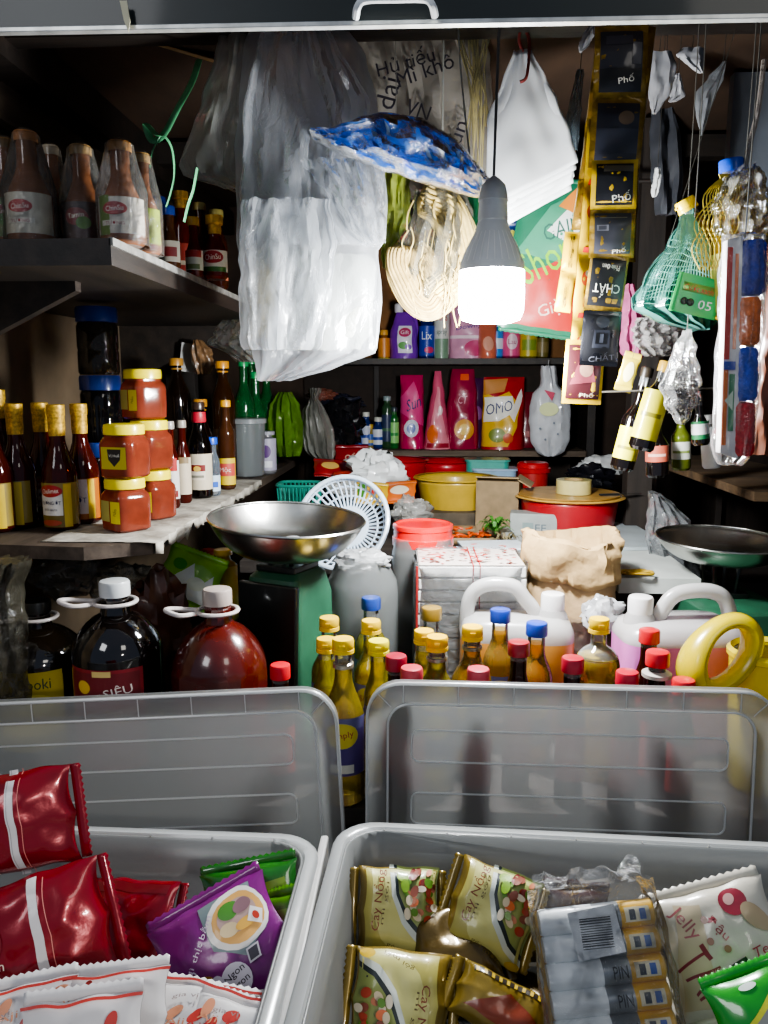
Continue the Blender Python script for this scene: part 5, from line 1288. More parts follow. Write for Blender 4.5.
mb.grid(lambda b, a: blue(a, b)*1.02+Vector((0, -.004, -.002)), 30, 40, film('#cfe0f4', .03, .2, .08, .5, 26, .3, 1), closeu=True); mb.build('film', t)
a_ = at(470, 160, 1.53)-TL; hangline([(a_.x, 0, a_.z), (a_.x-.02, .0, (a_.z+CZ-TL.z)/2), (a_.x-.03, 0, CZ-TL.z)], .0018, mat('#8c8c84', .6), t)
# olive bag, noodles, green bag
hbag('olive_bag', 'olive green bag hanging left of the noodle bag', [(172, 384, 408), (190, 383, 411), (220, 383, 410), (240, 384, 404), (252, 380, 397), (268, 382, 392)], 1.75, mat('#8a9442', .35, coat=.5, amt=.35, scale=14, bump=.4, bscale=16), .03, 3, .3, 51, .6, tie=395, caps=True)
hbag('green_bag', 'dark green bag partly hidden behind the bulb socket', [(185, 462, 490), (215, 462, 492), (250, 466, 490), (262, 472, 486)], 1.85, mat('#1f5a3a', .35, coat=.4, amt=.4, scale=14, bump=.4, bscale=16), .02, 3, .3, 53, .6, tie=480, caps=True)
nb = at(432, 315, 1.70)
t = thing('noodle_bag', 'clear bag of looped dried yellow noodles hanging left of the bulb', 'bag', nb)
mb = MB(); nc = mat('#bfa868', .6, amt=.3, scale=60); nc2 = mat('#a8905a', .6, amt=.3, scale=60); rn = random.Random(5)
def bundle(path, rx, seed, k):
    base = cat([at(x, y, 1.70)-nb+Vector((0, -.012*k, 0)) for x, y in path], 7); n_ = len(base)
    vs = []; seg = 72
    for i, p_ in enumerate(base):
        tg = (base[min(n_-1, i+1)]-base[max(0, i-1)]).normalized(); sd = Vector((tg.z, 0, -tg.x)); e = min(1, .45+i/4, .45+(n_-1-i)/4)
        for q in range(seg):
            a = 2*PI*q/seg; g_ = 1+.07*(1 if q % 3 else -1)+.08*nz(a*3, i*.12, seed)
            vs.append(p_+sd*math.cos(a+.12*math.sin(i*.4))*rx*e*g_+Vector((0, 1, 0))*math.sin(a)*rx*.7*e*g_)
    mb.add(vs, [(i*seg+q, i*seg+(q+1) % seg, (i+1)*seg+(q+1) % seg, (i+1)*seg+q) for i in range(n_-1) for q in range(seg)], nc if k % 2 else nc2, False)
bundle([(420, 196), (440, 206), (453, 225), (462, 250), (458, 275), (440, 296), (424, 306)], .036, 1, 1)
bundle([(404, 248), (402, 270), (412, 295), (428, 306), (440, 298)], .030, 4, 2)
bundle([(412, 250), (424, 262), (428, 282)], .026, 6, 0)
for kk in range(40):
    x, y = rn.uniform(404, 462), rn.uniform(200, 300)
    mb.tube(cat([at(x+rn.uniform(-3, 3), y, 1.66)-nb, at(x+rn.uniform(-6, 6), y+14, 1.655)-nb, at(x+rn.uniform(-8, 8), y+30, 1.66)-nb], 4), .0015, nc, 4)
mb.build('noodles', t)
m2, o2 = sag([(190, 415, 466), (215, 412, 472), (240, 400, 474), (270, 393, 472), (295, 396, 462), (310, 408, 448), (318, 422, 436)], 1.70, film('#d8d4c0', .10, .5, .1, .8, 16, .4, 1), .05, 4, .3, 55, capends=True); m2.build('bag_film', t, loc=o2-nb)
a_ = at(442, 190, 1.70)-nb; hangline([(a_.x, 0, a_.z), (a_.x, 0, CZ-nb.z)], .0018, mat('#8c8c84', .6), t)
# straw-coloured strings
t = thing('string_bunch', 'bunch of pale yellow raffia strings dangling right of the printed bag', 'string', at(478, 190, 1.66))
mb = MB(); rn = random.Random(8); o = Vector(t.location)
for k in range(22):
    x0 = rn.uniform(452, 496); xm = 478+rn.uniform(-8, 8); y1 = rn.uniform(110, 188)
    pts = [at(x0, 22, 1.66)-o, at(x0*.5+xm*.5+rn.uniform(-3, 3), 60, 1.66)-o, at(xm, 95, 1.65)-o, at(xm+rn.uniform(-6, 6), y1, 1.65)-o]
    mb.tube(cat(pts, 5), .0014, mat('#b5a878' if k % 3 else '#8f8560', .6), 4)
mb.build('strings', t)
# stack of white foam trays / sheets in bag
a = at(540, 125, 1.62)
t = thing('white_bag_stack', 'stack of white plastic bags hanging like a wedge right of the bulb cable', 'bags', a)
o = Vector(a)
def wsheet(dy, seed, rows):
    f = interp_rows([(at(l, y, 1.62).z, at(l, y, 1.62).x, at(r_, y, 1.62).x) for y, l, r_ in rows])
    def F(u, v):
        z, xl, xr = f(v); sl = .09*(u-.5)*max(0, v-.1)
        return Vector((xl+(xr-xl)*u, 1.62+dy+.003*math.sin(u*7+seed+v*3)+.006*nz(u*4, v*4, seed), z+sl))-o
    return F
for i in range(5):
    mb = MB(); rows = [(50, 514, 532), (80, 502, 546), (108, 488, 557), (150, 487+i, 570-i), (186+i*6, 488+i*1, 577-i)]
    mb.grid(wsheet(i*.006, i*2.3, rows), 24, 24, mat('#f0f2f2', .45, coat=.2, amt=.08, scale=20) if i else mat('#e4e6e6', .4, coat=.3, amt=.08, scale=12)); mb.build('bag_sheet', t, solid=.0012)
MB().tube(cat([at(523, 52, 1.62)-o, at(519, 40, 1.62)-o, at(522, 28, 1.62)-o, at(529, 40, 1.62)-o, at(527, 75, 1.60)-o, at(520, 82, 1.60)-o], 6), .003, mat('#8c3a34', .5), 6).build('tie', t)
MB().tube(cat([at(522, 28, 1.62)-o, at(523, 0, 1.62)-o, Vector((at(523, 0, 1.62).x-o.x, 0, CZ-o.z))], 4), .0018, mat('#8c8c84', .6), 6).build('string', t)

# big hanging detergent packs behind the bulb
def hpack(label, cx, cy, w_, h_, Y, base, art, rot=(0, 0, 0), seed=1, name='detergent_pack', th=.04, g=None):
    c = at(cx, cy, Y)
    t = packet(name, label, w_, h_, th, mat(base, .28, coat=.7, amt=.15, scale=12) if isinstance(base, str) else base, art, c, tuple(R(a) for a in rot), seed=seed, group=g, nu=20, nv=20)
    MB().tube([(0, 0, h_/2-.002), (0, .0, h_/2+.01), (0, .004, 2.02-c.z if Y > 2 else CZ-c.z)], .0008, mat('#4c4a44', .6), 4).build('string', t)
    return t
hpack('big washing powder bag with green lettering and red lower half, hanging right of the bulb', 549, 258, .20, .36, 2.08, '#2f7a5c',
      [('p', [(-.095, -.17), (-.095, -.06), (.0, -.02), (.095, .05), (.095, -.17)], '#c4362c'), ('p', [(-.09, .0), (-.02, .12), (.05, .16), (.09, .165), (.09, .06), (.02, -.01)], '#4a9a78'), ('p', [(-.02, .06), (.06, .16), (.1, .1), (.03, .04)], '#f0f4ee'),
       ('t', 'GAIN', .02, .07, .10, .04, 20, '#3a6a5c'), ('p', [(.0, .12), (.05, .185), (.075, .17), (.04, .11)], '#e8923a'), ('t', 'Shom', -.005, .0, .16, .08, 34, '#8ad02a'), ('e', -.08, -.13, .03, .02, '#d84a3a'), ('t', 'Giặt', .03, -.12, .08, .04, 25, '#e8c8b8')], (0, 8, 0), 3)
for i, (cx, cy, rt) in enumerate(((516, 215, 12), (512, 240, -4), (505, 262, 10), (521, 285, 4))):
    hpack(('blue and yellow sachet pack nearest the white bags, right of the bulb', 'second blue and yellow sachet pack beside the bulb socket', 'third blue sachet pack level with the bulb collar', 'lowest blue and yellow sachet pack beside the lit bulb')[i], cx, cy, .13, .075, 2.25, '#1d3f7a', [('p', [(-.055, -.02), (.0, .025), (.055, .0), (.02, -.01)], '#d8d45a'), ('t', 'Sunny', -.005, -.005, .09, .03, 10, '#e8efe0'), ('e', .03, .02, .012, .008, '#58a8d8')], (0, rt, 0), 5+i, name='sachet_pack', th=.02)
hpack('green plastic pack hanging above the washing powder bag', 548, 185, .14, .16, 2.35, '#2f6a5a', [('p', [(-.05, -.07), (.02, .06), (.06, .07), (.0, -.07)], '#3f8a72')], (0, 10, 0), 12)
mb = MB(); mb.tube([(-.45, 2.24, 2.02), (.60, 2.24, 2.02)], .006, darkm, 8); tag(mb.build('hanging_rail'), 'dark rail across the stall from which the packs behind the bulb hang', 'rail')

# long strips of coffee sachets
gold_dim = mat('#8f7226', .3, metal=.5, coat=.4, amt=.45, scale=50, bump=.25, bscale=90); brgold = mat('#d8b224', .3, metal=.25, coat=.5, amt=.2, scale=40)  # first gold is darker: the strips' dimness is put into the colour
def strip(label, pts, Y, w_, cells, seed=0, edge_=.10, tw=0, line=True, group='strips of coffee sachets hanging right of the bulb', back='#3a3a40'):
    """a chain of sachets along the pixel path pts"""
    P_ = [at(x, y, Y) for x, y in pts]; o = P_[-1].copy(); t = thing('sachet_strip', label, 'sachets', o, group=group)
    n = len(cells); tot = sum((P_[i+1]-P_[i]).length for i in range(len(P_)-1)); 
    def along(s_):
        d = s_*tot
        for i in range(len(P_)-1):
            L_ = (P_[i+1]-P_[i]).length
            if d <= L_ or i == len(P_)-2: return P_[i]+(P_[i+1]-P_[i])*(d/L_), (P_[i+1]-P_[i]).normalized()
            d -= L_
    for k, (face, art, sm) in enumerate(cells):
        s0, s1 = k/n, (k+1)/n; pc, dr = along((s0+s1)/2); h_ = tot/n
        side = Vector((dr.z, 0, -dr.x)); side = -side if side.x < 0 else side
        ca, sa = math.cos(R(tw+4*nz(k*1.7, seed))), math.sin(R(tw+4*nz(k*1.7, seed)))
        def F(u, v, off=0, sg=-1, pc=pc, dr=dr, side=side, ca=ca, sa=sa, h_=h_, k=k):
            a_ = min(1, abs(2*u/w_)); b_ = min(1, abs(2*v/h_))
            d = .007*max(0, 1-a_**2.5)**.7*max(0, 1-(b_/.86)**3 if b_ < .86 else 0)**.6
            d *= 1+.35*nz(u*60+k, v*50, seed)
            y = sg*(d+.0005)-off+.0025*nz(u*25, v*30+k*3, seed)
            q = side*(u*ca-y*sa)+Vector((0, 1, 0))*(u*sa+y*ca)-dr*v
            return pc+q-o
        mb = MB(); mb.grid(lambda a, b: F((a-.5)*w_, (b-.5)*h_), 16, 14, sm); mb.grid(lambda a, b: F((a-.5)*w_, (b-.5)*h_, 0, 1), 12, 10, sm)
        sch = mb.build('sachet', t, sharp=70)
        hw = w_/2; hh = h_/2
        it = [('r', -hw*(1-edge_*2), -hh*.84, hw*(1-edge_*2), hh*.84, face)] if face else []
        for a in art:
            a = list(a)
            if a[0] == 't': a[2] *= hw; a[3] *= hh; a[4] *= hw; a[5] *= hh
            elif a[0] == 'e': a[1] *= hw; a[2] *= hh; a[3] *= hw; a[4] *= hh
            elif a[0] == 'r': a[1] *= hw; a[2] *= hh; a[3] *= hw; a[4] *= hh
            elif a[0] == 'p': a[1] = [(x*hw, y*hh) for x, y in a[1]]
            it.append(tuple(a))
        if it: M2 = MB(); M2.art(F, it, g=.012, off=.0006); M2.build('print', sch, weld=False)
    a_, _ = along(0); a_ = a_-o
    if line: hangline([a_, (a_.x, 0, (a_.z+CZ-o.z)/2), (a_.x, 0, CZ-o.z)], .0016, mat('#7a7468', .6), t)
    return t
dark_cell = ('#35353c', [('r', -.7, .1, -.2, .35, '#6c6c74'), ('r', -.62, .15, -.28, .3, '#44444c'), ('t', 'Phố', .3, -.7, .6, .2, 8, '#c9c4b8'), ('r', -.6, .62, .6, .66, '#6e6a60')], gold_dim)
blackcell = ('#141416', [('t', 'Phin đen', .1, .55, .9, .2, 176, '#c9c4b8'), ('t', 'CHẤT', .0, -.3, 1.4, .5, 180, '#f0ede0')], gold_dim)
figcell = ('#0c0c10', [('p', [(-.4, .3), (.4, .3), (.45, -.35), (-.45, -.35)], '#24262e'), ('p', [(-.3, .2), (.3, .2), (.3, -.2), (-.3, -.2)], '#0c0c10'), ('e', 0, .6, .35, .22, '#26282f'), ('t', 'CHẤT', .1, -.66, 1.35, .30, 8, '#5c5e68'), ('r', -.1, -.16, .1, .16, '#4c505c')], mat('#0f0f13', .25, coat=.8, amt=.2))
redcell = ('#3a1418', [('p', [(-.7, -.4), (-.2, .5), (.3, .4), (.6, -.3)], '#6a3038'), ('e', .1, .1, .35, .25, '#8a6a5a'), ('t', 'Phố', .2, -.7, .7, .16, 0, '#d8cbb8')], brgold)
upcell = ('#2b2c36', [('r', -.8, -.85, .8, -.2, '#16171c'), ('t', 'Phố', .2, -.5, .6, .22, 10, '#e0dcd0'), ('r', .4, -.1, .75, .5, '#55545a'), ('r', -.6, .45, .4, .7, '#3e3f4a')], gold_dim)
strip('widest sachet strip with dark coffee faces, its upper part dim and bluish', [(622, 26), (619, 100), (614, 168)], 1.47, .088, [upcell, ('#2b2c36', [('r', -.8, -.6, .8, .1, '#3a3c48'), ('e', .3, .4, .3, .2, '#5a4a3c')], gold_dim)], 1)
strip('dark sachets joined below the dim ones with gold edges and black coffee faces', [(615, 160), (611, 258)], 1.46, .078, [('#19191d', [('t', 'Phố', .3, -.5, .8, .4, 10, '#e0dcd0'), ('r', -.5, .5, .8, .75, '#5a564c')], brgold), dark_cell], 2, line=False)
strip('strip of inverted black CHẤT coffee sachets hanging lowest in the middle', [(610, 255), (604, 300), (598, 366)], 1.44, .066, [blackcell, figcell], 3, edge_=.06, line=False)
strip('maroon faced sachet with bright gold edge at the very bottom of the strips', [(586, 340), (581, 404)], 1.47, .070, [redcell], 4, edge_=.08, line=False)
yc = (None, [('e', -.1, .3, .5, .22, '#c84a1e'), ('e', .1, .45, .3, .1, '#e8e0c8'), ('t', 'cà phê', .1, -.3, .6, 1.1, 0, '#7c3014'), ('r', -.5, -.9, .5, -.75, '#b5281e')], brgold)
strip('narrow bright yellow sachet strip seen nearly edge-on left of the black ones', [(596, 120), (590, 210), (582, 300), (575, 385)], 1.50, .034, [yc, yc, yc, yc], 5, tw=25, line=False)
strip('narrow tarnished gold strip seen edge-on at the left, running up to the ceiling', [(604, 26), (598, 80), (588, 160), (578, 230)], 1.52, .026, [(None, [('r', -.6, -.5, .6, .4, '#7a5a1e')], gold_dim)]*4, 6, tw=-35)
strip('gold edge strip behind the dark coffee faces on their right side', [(648, 26), (641, 90), (632, 165), (628, 262)], 1.54, .030, [(None, [('r', -.5, -.4, .5, .3, '#6a5020')], gold_dim)]*4, 7, tw=20)
strip('short yellow sachet strip with black lettering beside the red powder bag', [(573, 232), (569, 270), (562, 312)], 1.56, .030, [(None, [('t', 'CAFE', .0, .0, .5, 1.6, 0, '#17171a')], brgold), (None, [('t', 'NÂU', .0, .0, .5, 1.6, 0, '#17171a')], brgold)], 8, line=False)
p = at(205, 55, 2.0); cbm = mat('#9a7c54', .85, amt=.25)
tag(MB().box((0, 0, 0), (.22, .30, .006), cbm).build('cardboard_sheet', loc=(p.x+.03, 2.0, p.z), rot=(R(24), R(14), R(8))), 'tan cardboard sheet tucked up under the ceiling behind the clear bags', 'cardboard')
# small yellow packet and pink bag right of the strips
hpack('little yellow packet dangling right of the lowest sachets', 628, 372, .035, .055, 1.62, '#c9b53a', [('e', 0, 0, .01, .02, '#e8e0b0')], (0, 15, 0), 20, name='small_packet', th=.01)
hbag('pink_bag', 'translucent pink bag behind the black sachets', [(285, 624, 634), (310, 622, 640), (335, 620, 646), (352, 620, 650), (362, 628, 640)], 1.75, liquid('#d87aa8', .4, '#f0b0cc'), .03, 3, .3, 61, caps=True)
hbag('clear_bag', 'crumpled grey clear bag hanging under the green scourer bag', [(318, 636, 668), (330, 632, 680), (345, 634, 682), (356, 645, 672)], 1.62, film('#b9b7b4', .3, .5, .08, .9, 24, .4, 1), .03, 5, .5, 63, .9, caps=True)

# papers and rags top right
def rag(label, rows, Y, mt, seed, name='paper_scrap', c='paper', dep=.006):
    mb, o = sag(rows, Y, mt, dep, 2, .5, seed, nu=24, nv=16, fine=.3, jit=.003, capends=True); t = mb.build(name, loc=o); zt_ = max(v.z for v in mb.v); xt = sum(v.x for v in mb.v if v.z > zt_-.01)/max(1, sum(1 for v in mb.v if v.z > zt_-.01))
    MB().tube([(xt, 0, zt_-.004), (xt+.003, 0, (zt_+CZ-o.z)/2), (xt, 0, CZ-o.z)], .0007, mat('#3c3a36', .7), 4).build('string', t)
    return tag(t, label, c)
gp = mat('#a9a9ac', .6, amt=.3, scale=10)
rag('grey pointed paper hanging right of the gold strip', [(52, 646, 672), (66, 647, 677), (90, 648, 673), (105, 650, 663), (114, 652, 656)], 1.7, gp, 1)
rag('white scrap folded over to the right at the top, beside the grey pointed one', [(48, 682, 704), (55, 676, 705), (66, 688, 704), (73, 698, 703)], 1.68, gp, 2)
rag('small white triangular scrap under the folded one', [(74, 676, 680), (88, 672, 684), (96, 670, 686), (102, 668, 676)], 1.68, gp, 3)
rag('pale glossy film triangle hanging in the dark near the right panel', [(62, 722, 726), (78, 708, 724), (95, 694, 716), (115, 696, 709), (135, 700, 702)], 1.7, film('#b8bcc0', .6, .3, .1, .5, 14, .4, 1), 4, 'film_scrap', 'film')
rag('small white card clipped at the top left of the gold strip', [(26, 588, 594), (36, 582, 594), (47, 578, 588), (52, 579, 582)], 1.55, gp, 5, 'card', 'card')
rag('narrow white glint of a plastic tag in the dark right of the strips', [(168, 655, 660), (180, 653, 661), (192, 651, 659), (197, 652, 656)], 1.7, mat('#dcdedc', .4), 6, 'plastic_tag', 'tag')
rag('thin clear film sheet hanging left of the gold strip', [(70, 577, 584), (100, 570, 582), (130, 563, 580), (150, 570, 578)], 1.75, film('#8fa0ac', .4, .4, .1, .5, 14, .4, 1), 7, 'film_sheet', 'film')
rag('dark grey cloth bags hanging below the pointed paper', [(110, 652, 675), (140, 650, 682), (180, 652, 684), (215, 656, 680)], 1.85, mat('#33353b', .6, amt=.4), 8, 'dark_bag', 'bag', .02)
hangline([at(764, 60, 1.35), at(758, 110, 1.35), at(748, 150, 1.35), at(745, 168, 1.35)], .004, film('#9a9088', .5, .4, .1, .4, 20, .2, 1), None, 'twisted_film')
tag(bpy.data.objects['twisted_film'], 'twisted clear film rope above the hanging oil bottles', 'film')

# hanging oil bottles in net, right
def hb(label, base, top, Y, Rb, body, cap, capr, level=.9, grp=None, kind='screw', lab=None, nk=.02, sh=.05, caph=.02, ringc=None):
    b = at(*base, Y); a = at(*top, Y); ax = (a-b); H = ax.length-caph*.85
    t = thing('oil_bottle' if Rb > .03 else 'sauce_bottle', label, 'bottle', b, ax.to_track_quat('Z', 'Y').to_euler(), grp)
    prof = bottle_profile(H, Rb, capr*.75, nk, sh)
    zl = H*level; q = []
    for (p_, r_) in zip(prof, prof[1:]):
        q.append(p_)
        if p_[1] < zl < r_[1]: f = (zl-p_[1])/(r_[1]-p_[1]); q.append((p_[0]+(r_[0]-p_[0])*f, zl))
    q.append(prof[-1])
    MB().lathe(q, body, 28, mfun=lambda z: body if z < zl else clr).build('body', t)
    cap_mb(capr, caph, cap, H-.002, kind=kind).build('cap', t)
    # label on whatever side looks to the viewer
    if lab:
        M_ = t.rotation_euler.to_matrix().inverted(); d = M_ @ (CO-b); ang = math.atan2(d.y, d.x)+PI/2
        F = cylF(Rb); Rm = Matrix.Rotation(ang, 3, 'Z')
        labelpart(t, Rb, H*lab[0], H*lab[1], Rb*1.3, lab[2], lab[3], F=lambda u, v, o_=0: Rm @ F(u, v, o_))
    return t
goil = liquid('#e8b42a', .5, '#f8d050')
hb('hanging oil bottle with blue cap and blue round emblem, tied by film', (737, 318), (731, 160), 1.36, .037, goil, '#1f4fc0', .019, grp=None, lab=(.05, .45, '#d8d46a', [('e', 0, .02, .018, .014, '#2340b0'), ('t', 'Simply', 0, .02, .028, .008, 0, '#f0f0f0'), ('r', -.03, -.05, .03, -.02, '#c8d8e8')]), sh=.07)
hb('hanging oil bottle with bright yellow cap tilted to the left', (722, 278), (684, 200), 1.40, .032, goil, '#f0cf10', .0165, kind='flip', nk=.015, sh=.04)
hb('clear oil bottle crowded at the right edge behind the film', (765, 268), (752, 180), 1.42, .040, liquid('#d8c060', .6, '#f0e0a0'), '#2038a0', .018)
for sx in (726, 745):
    pass
t, o, mb = hbag('clear_bag', 'glossy clear film bag gathered around the hanging oil bottles', [(168, 735, 752), (185, 722, 764), (205, 714, 772), (225, 712, 776), (236, 716, 776)], 1.32, film('#e6e6da', .05, .35, .07, .6, 24, .3, 1), .035, 5, .4, 71, .9, tie=745)
net = mat('#cdb84a', .5)
mb = MB(); o = at(727, 190, 1.33)
for i in range(9):
    for s_ in (-1, 1):
        pts = [at(727+s_*(4+(i-4)*1.0), 174, 1.335)-o, at(722+(i-4)*3+s_*6, 195, 1.325)-o, at(717+(i-4)*4.4-s_*5, 222, 1.32)-o, at(715+(i-4)*4.6+s_*5, 248, 1.32)-o, at(716+(i-4)*4.0, 270, 1.325)-o]
        mb.tube(cat(pts, 4), .0011, net, 4)
tag(mb.build('net', loc=o), 'yellow string net round the hanging oil bottles', 'net')
# green net bag with scourers
t, o, mb = hbag('scourer_bag', 'teal mesh bag of scourers with a bright green tag, hanging right of the strips', [(212, 684, 690), (225, 678, 700), (245, 666, 712), (270, 648, 718), (295, 634, 722), (308, 630, 722), (320, 655, 716), (330, 690, 708)], 1.42, liquid('#5f9a90', .28, '#a8d0c8', .15), .035, 6, .35, 81, .7, tie=687, caps=True)
mb = MB(); tl = mat('#7fc0b0', .4)
for i in range(-12, 13):
    f = i/12
    pts = [at(687+f*5, 214, 1.375)-o, at(686+f*19+4, 245, 1.368)-o, at(683+f*34, 270, 1.362)-o, at(677+f*42+abs(f)*3, 300, 1.362)-o]
    mb.tube(cat(pts, 4), .0009, tl, 4)
for j in range(16):
    f = j/15; y = 222+80*f; hw = 8+35*f; cx = 688-11*f
    mb.tube([at(cx+hw*q, y+4*abs(q)+2*math.sin(q*5+j), 1.361+.006*abs(q)+.012*(1-f))-o for q in [k/6-1 for k in range(13)]], .0008, tl, 4)
mb.build('mesh', t)
g_ = at(697, 296, 1.352)-o
T_ = MB(); FT = lambda u, v, o_=0: g_+Vector((u*math.cos(R(-13))-v*math.sin(R(-13)), -o_, u*math.sin(R(-13))+v*math.cos(R(-13))))
T_.art(FT, [('r', -.038, -.031, .038, .031, '#2fb05a'), ('r', -.026, .004, .026, .018, '#6a9a4c'), ('t', 'Cước xanh', 0, .011, .048, .010, 0, '#c85a3a'), ('t', '05', .016, -.012, .022, .014, 0, '#eef6ee'), ('e', -.018, -.012, .006, .006, '#2a3a30'), ('e', -.008, -.012, .006, .006, '#2a3a30')], g=.03); T_.build('tag', t, weld=False, solid=.0006)
# clear bag of grey pellets
t, o, mb = hbag('pellet_bag', 'small knotted clear bag of grey dried bits hanging in front of the dark bottles', [(330, 684, 690), (345, 676, 694), (365, 668, 698), (385, 660, 702), (405, 664, 698), (418, 674, 688), (424, 678, 684)], 1.38, film('#dedede', .06, .4, .08, .4, 18, .4, 1), .026, 3, .2, 85, .3, tie=687, caps=True)
mb = MB(); rn = random.Random(2); pc = at(681, 392, 1.38)-o
for i in range(420):
    a = rn.uniform(0, 6.28); r_ = rn.random()**.4; z = rn.uniform(-1, 1); k = math.sqrt(max(0, 1-z*z*.9))
    q = pc+Vector((math.cos(a)*r_*.027*k, math.sin(a)*r_*.020*k, z*.038)); d = Vector((rn.gauss(0, 1), rn.gauss(0, 1), rn.gauss(0, 1))).normalized()*.0055
    mb.tube([q-d, q+d], .0011, mat('#8d8b84' if i % 3 else '#55534e', .7), 4)
x_ = mb.build('dried_bits', t); x_['kind'] = 'stuff'
# bottles hung and leaning above the right ledge
hb('dark bottle with pale yellow label tilted left, lowest of the hanging cluster', (621, 470), (648, 368), 1.62, .0235, blackjug, '#2a241c', .0125, .9, 'dark bottles crowded above the right ledge', lab=(.12, .46, '#d8d23c', [('r', -.02, -.012, .02, -.006, '#8a8420')]), nk=.05, sh=.04)
hb('dark bottle with long yellow label tilted right beside the lowest one', (640, 450), (667, 362), 1.55, .0245, blackjug, '#c9a030', .013, .9, 'dark bottles crowded above the right ledge', lab=(.14, .75, '#d9d034', [('r', -.02, -.004, .02, .004, '#8a8420')]), nk=.02, sh=.03)
hb('dark bottle with pinkish label standing under the tilted ones', (657, 477), (657, 405), 1.85, .026, blackjug, '#1a1614', .013, .9, 'dark bottles crowded above the right ledge', lab=(.25, .5, '#b8604a', [('r', -.02, -.006, .02, .0, '#e0b0a0')]), nk=.04, sh=.04)
hb('greenish clear bottle behind the pellet bag', (681, 470), (681, 405), 1.90, .022, liquid('#8a9a3a', .4, '#c0cc70'), '#b8b8a8', .013, .9, 'dark bottles crowded above the right ledge', lab=(.2, .5, '#c9ccc0', [('r', -.02, -.006, .02, .0, '#7a8a4a')]), nk=.03, sh=.03)
hb('small black bottle with green and white label at the right of the cluster', (701, 445), (698, 392), 1.55, .0165, blackjug, '#15130f', .009, .9, 'dark bottles crowded above the right ledge', lab=(.15, .55, '#2a7a4a', [('r', -.02, -.008, .02, .012, '#e0e4e0')]), nk=.02, sh=.03)
hb('white bottle half hidden under the little black one', (712, 468), (709, 415), 1.75, .020, mat('#b9bcbc', .4, coat=.3), '#8a8a88', .011, .9, 'dark bottles crowded above the right ledge', nk=.02, sh=.03)
mb = MB(); mb.tube([at(600, 392, 1.62), at(720, 388, 1.58)], .002, mat('#4a463e', .6), 6); tag(mb.build('hanging_wire'), 'thin wire from which the dark bottles hang', 'wire')

# long film pack of coloured scouring rolls
t = thing('roll_pack', 'long clear pack of blue, orange, blue and red rolls hanging at the right edge', 'pack', at(742, 462, 1.24))
o = Vector(t.location)
for i, (y0, y1, x0, x1, c) in enumerate(((240, 296, 739, 763, '#2238a8'), (297, 346, 736, 758, '#f07a24'), (347, 401, 735, 756, '#244cc8'), (402, 456, 732, 753, '#c81c24'))):
    a = at((x0+x1)/2, y1, 1.24)-o; b = at((x0+x1)/2+(2 if i < 2 else 1), y0, 1.24)-o; r_ = (x1-x0)/2*1.24/FPX
    ax = b-a; T_ = Matrix.Translation(a) @ ax.to_track_quat('Z', 'Y').to_matrix().to_4x4(); L_ = ax.length
    MB().lathe([(0, 0), (r_*.8, .001), (r_*.97, .006)]+[(r_*(1+.02*math.sin(k*2)), .008+(L_-.016)*k/14) for k in range(15)]+[(r_*.97, L_-.006), (r_*.8, L_-.001), (0, L_)], mat(c, .6, amt=.3, scale=80, bump=.6, bscale=160), 28, T=T_).build('coloured_roll', t)
mb = MB(); mb.poly([(at(723, 242, 1.25).x-o.x, at(723, 242, 1.25).z-o.z), (at(738, 238, 1.25).x-o.x, at(738, 238, 1.25).z-o.z), (at(733, 458, 1.25).x-o.x, at(733, 458, 1.25).z-o.z), (at(716, 452, 1.25).x-o.x, at(716, 452, 1.25).z-o.z)], -.008, .012, mat('#d8d4d0', .5), axis='y'); mb.build('card_back', t)
q0 = at(729, 245, 1.25)-o; q1 = at(722, 450, 1.25)-o
A = MB(); FF = lambda u, v, o_=0: q0+(q1-q0)*v+Vector((u, -.0188-o_, 0))
A.art(FF, [('r', -.009, .02, -.001, .55, '#c8321e'), ('r', .003, .05, .008, .5, '#e07a3a'), ('r', -.008, .6, -.002, .97, '#d8701c'), ('r', .0, .62, .008, .9, '#2f7a4a'), ('p', [(-.006, .75), (.006, .7), (.006, .8)], '#c8d8c0'), ('r', -.009, .56, .008, .6, '#2038a0')], g=.02); A.build('print', t, weld=False)
m2, o2 = sag([(236, 722, 766), (250, 721, 768), (300, 718, 766), (350, 716, 762), (400, 714, 758), (440, 711, 755), (456, 713, 752), (464, 718, 742)], 1.24, film('#e6e6e6', .03, .28, .08, .35, 22, .3, .7), .026, 4, .12, 91, capends=True, depf=lambda v: 1); m2.build('film', t, loc=o2-o)
a_ = at(745, 238, 1.24)-o; hangline([a_, (a_.x+.004, 0, CZ-o.z)], .001, mat('#5c5a54', .6), t)
hbag('brown_packet', 'dim brown packets hanging at the right edge behind the coloured rolls', [(245, 762, 800), (320, 758, 800), (400, 756, 800), (455, 752, 800)], 1.32, mat('#6a3a20', .5, coat=.3, amt=.5, scale=16), .02, 3, .3, 93, c='packet', tie=780)
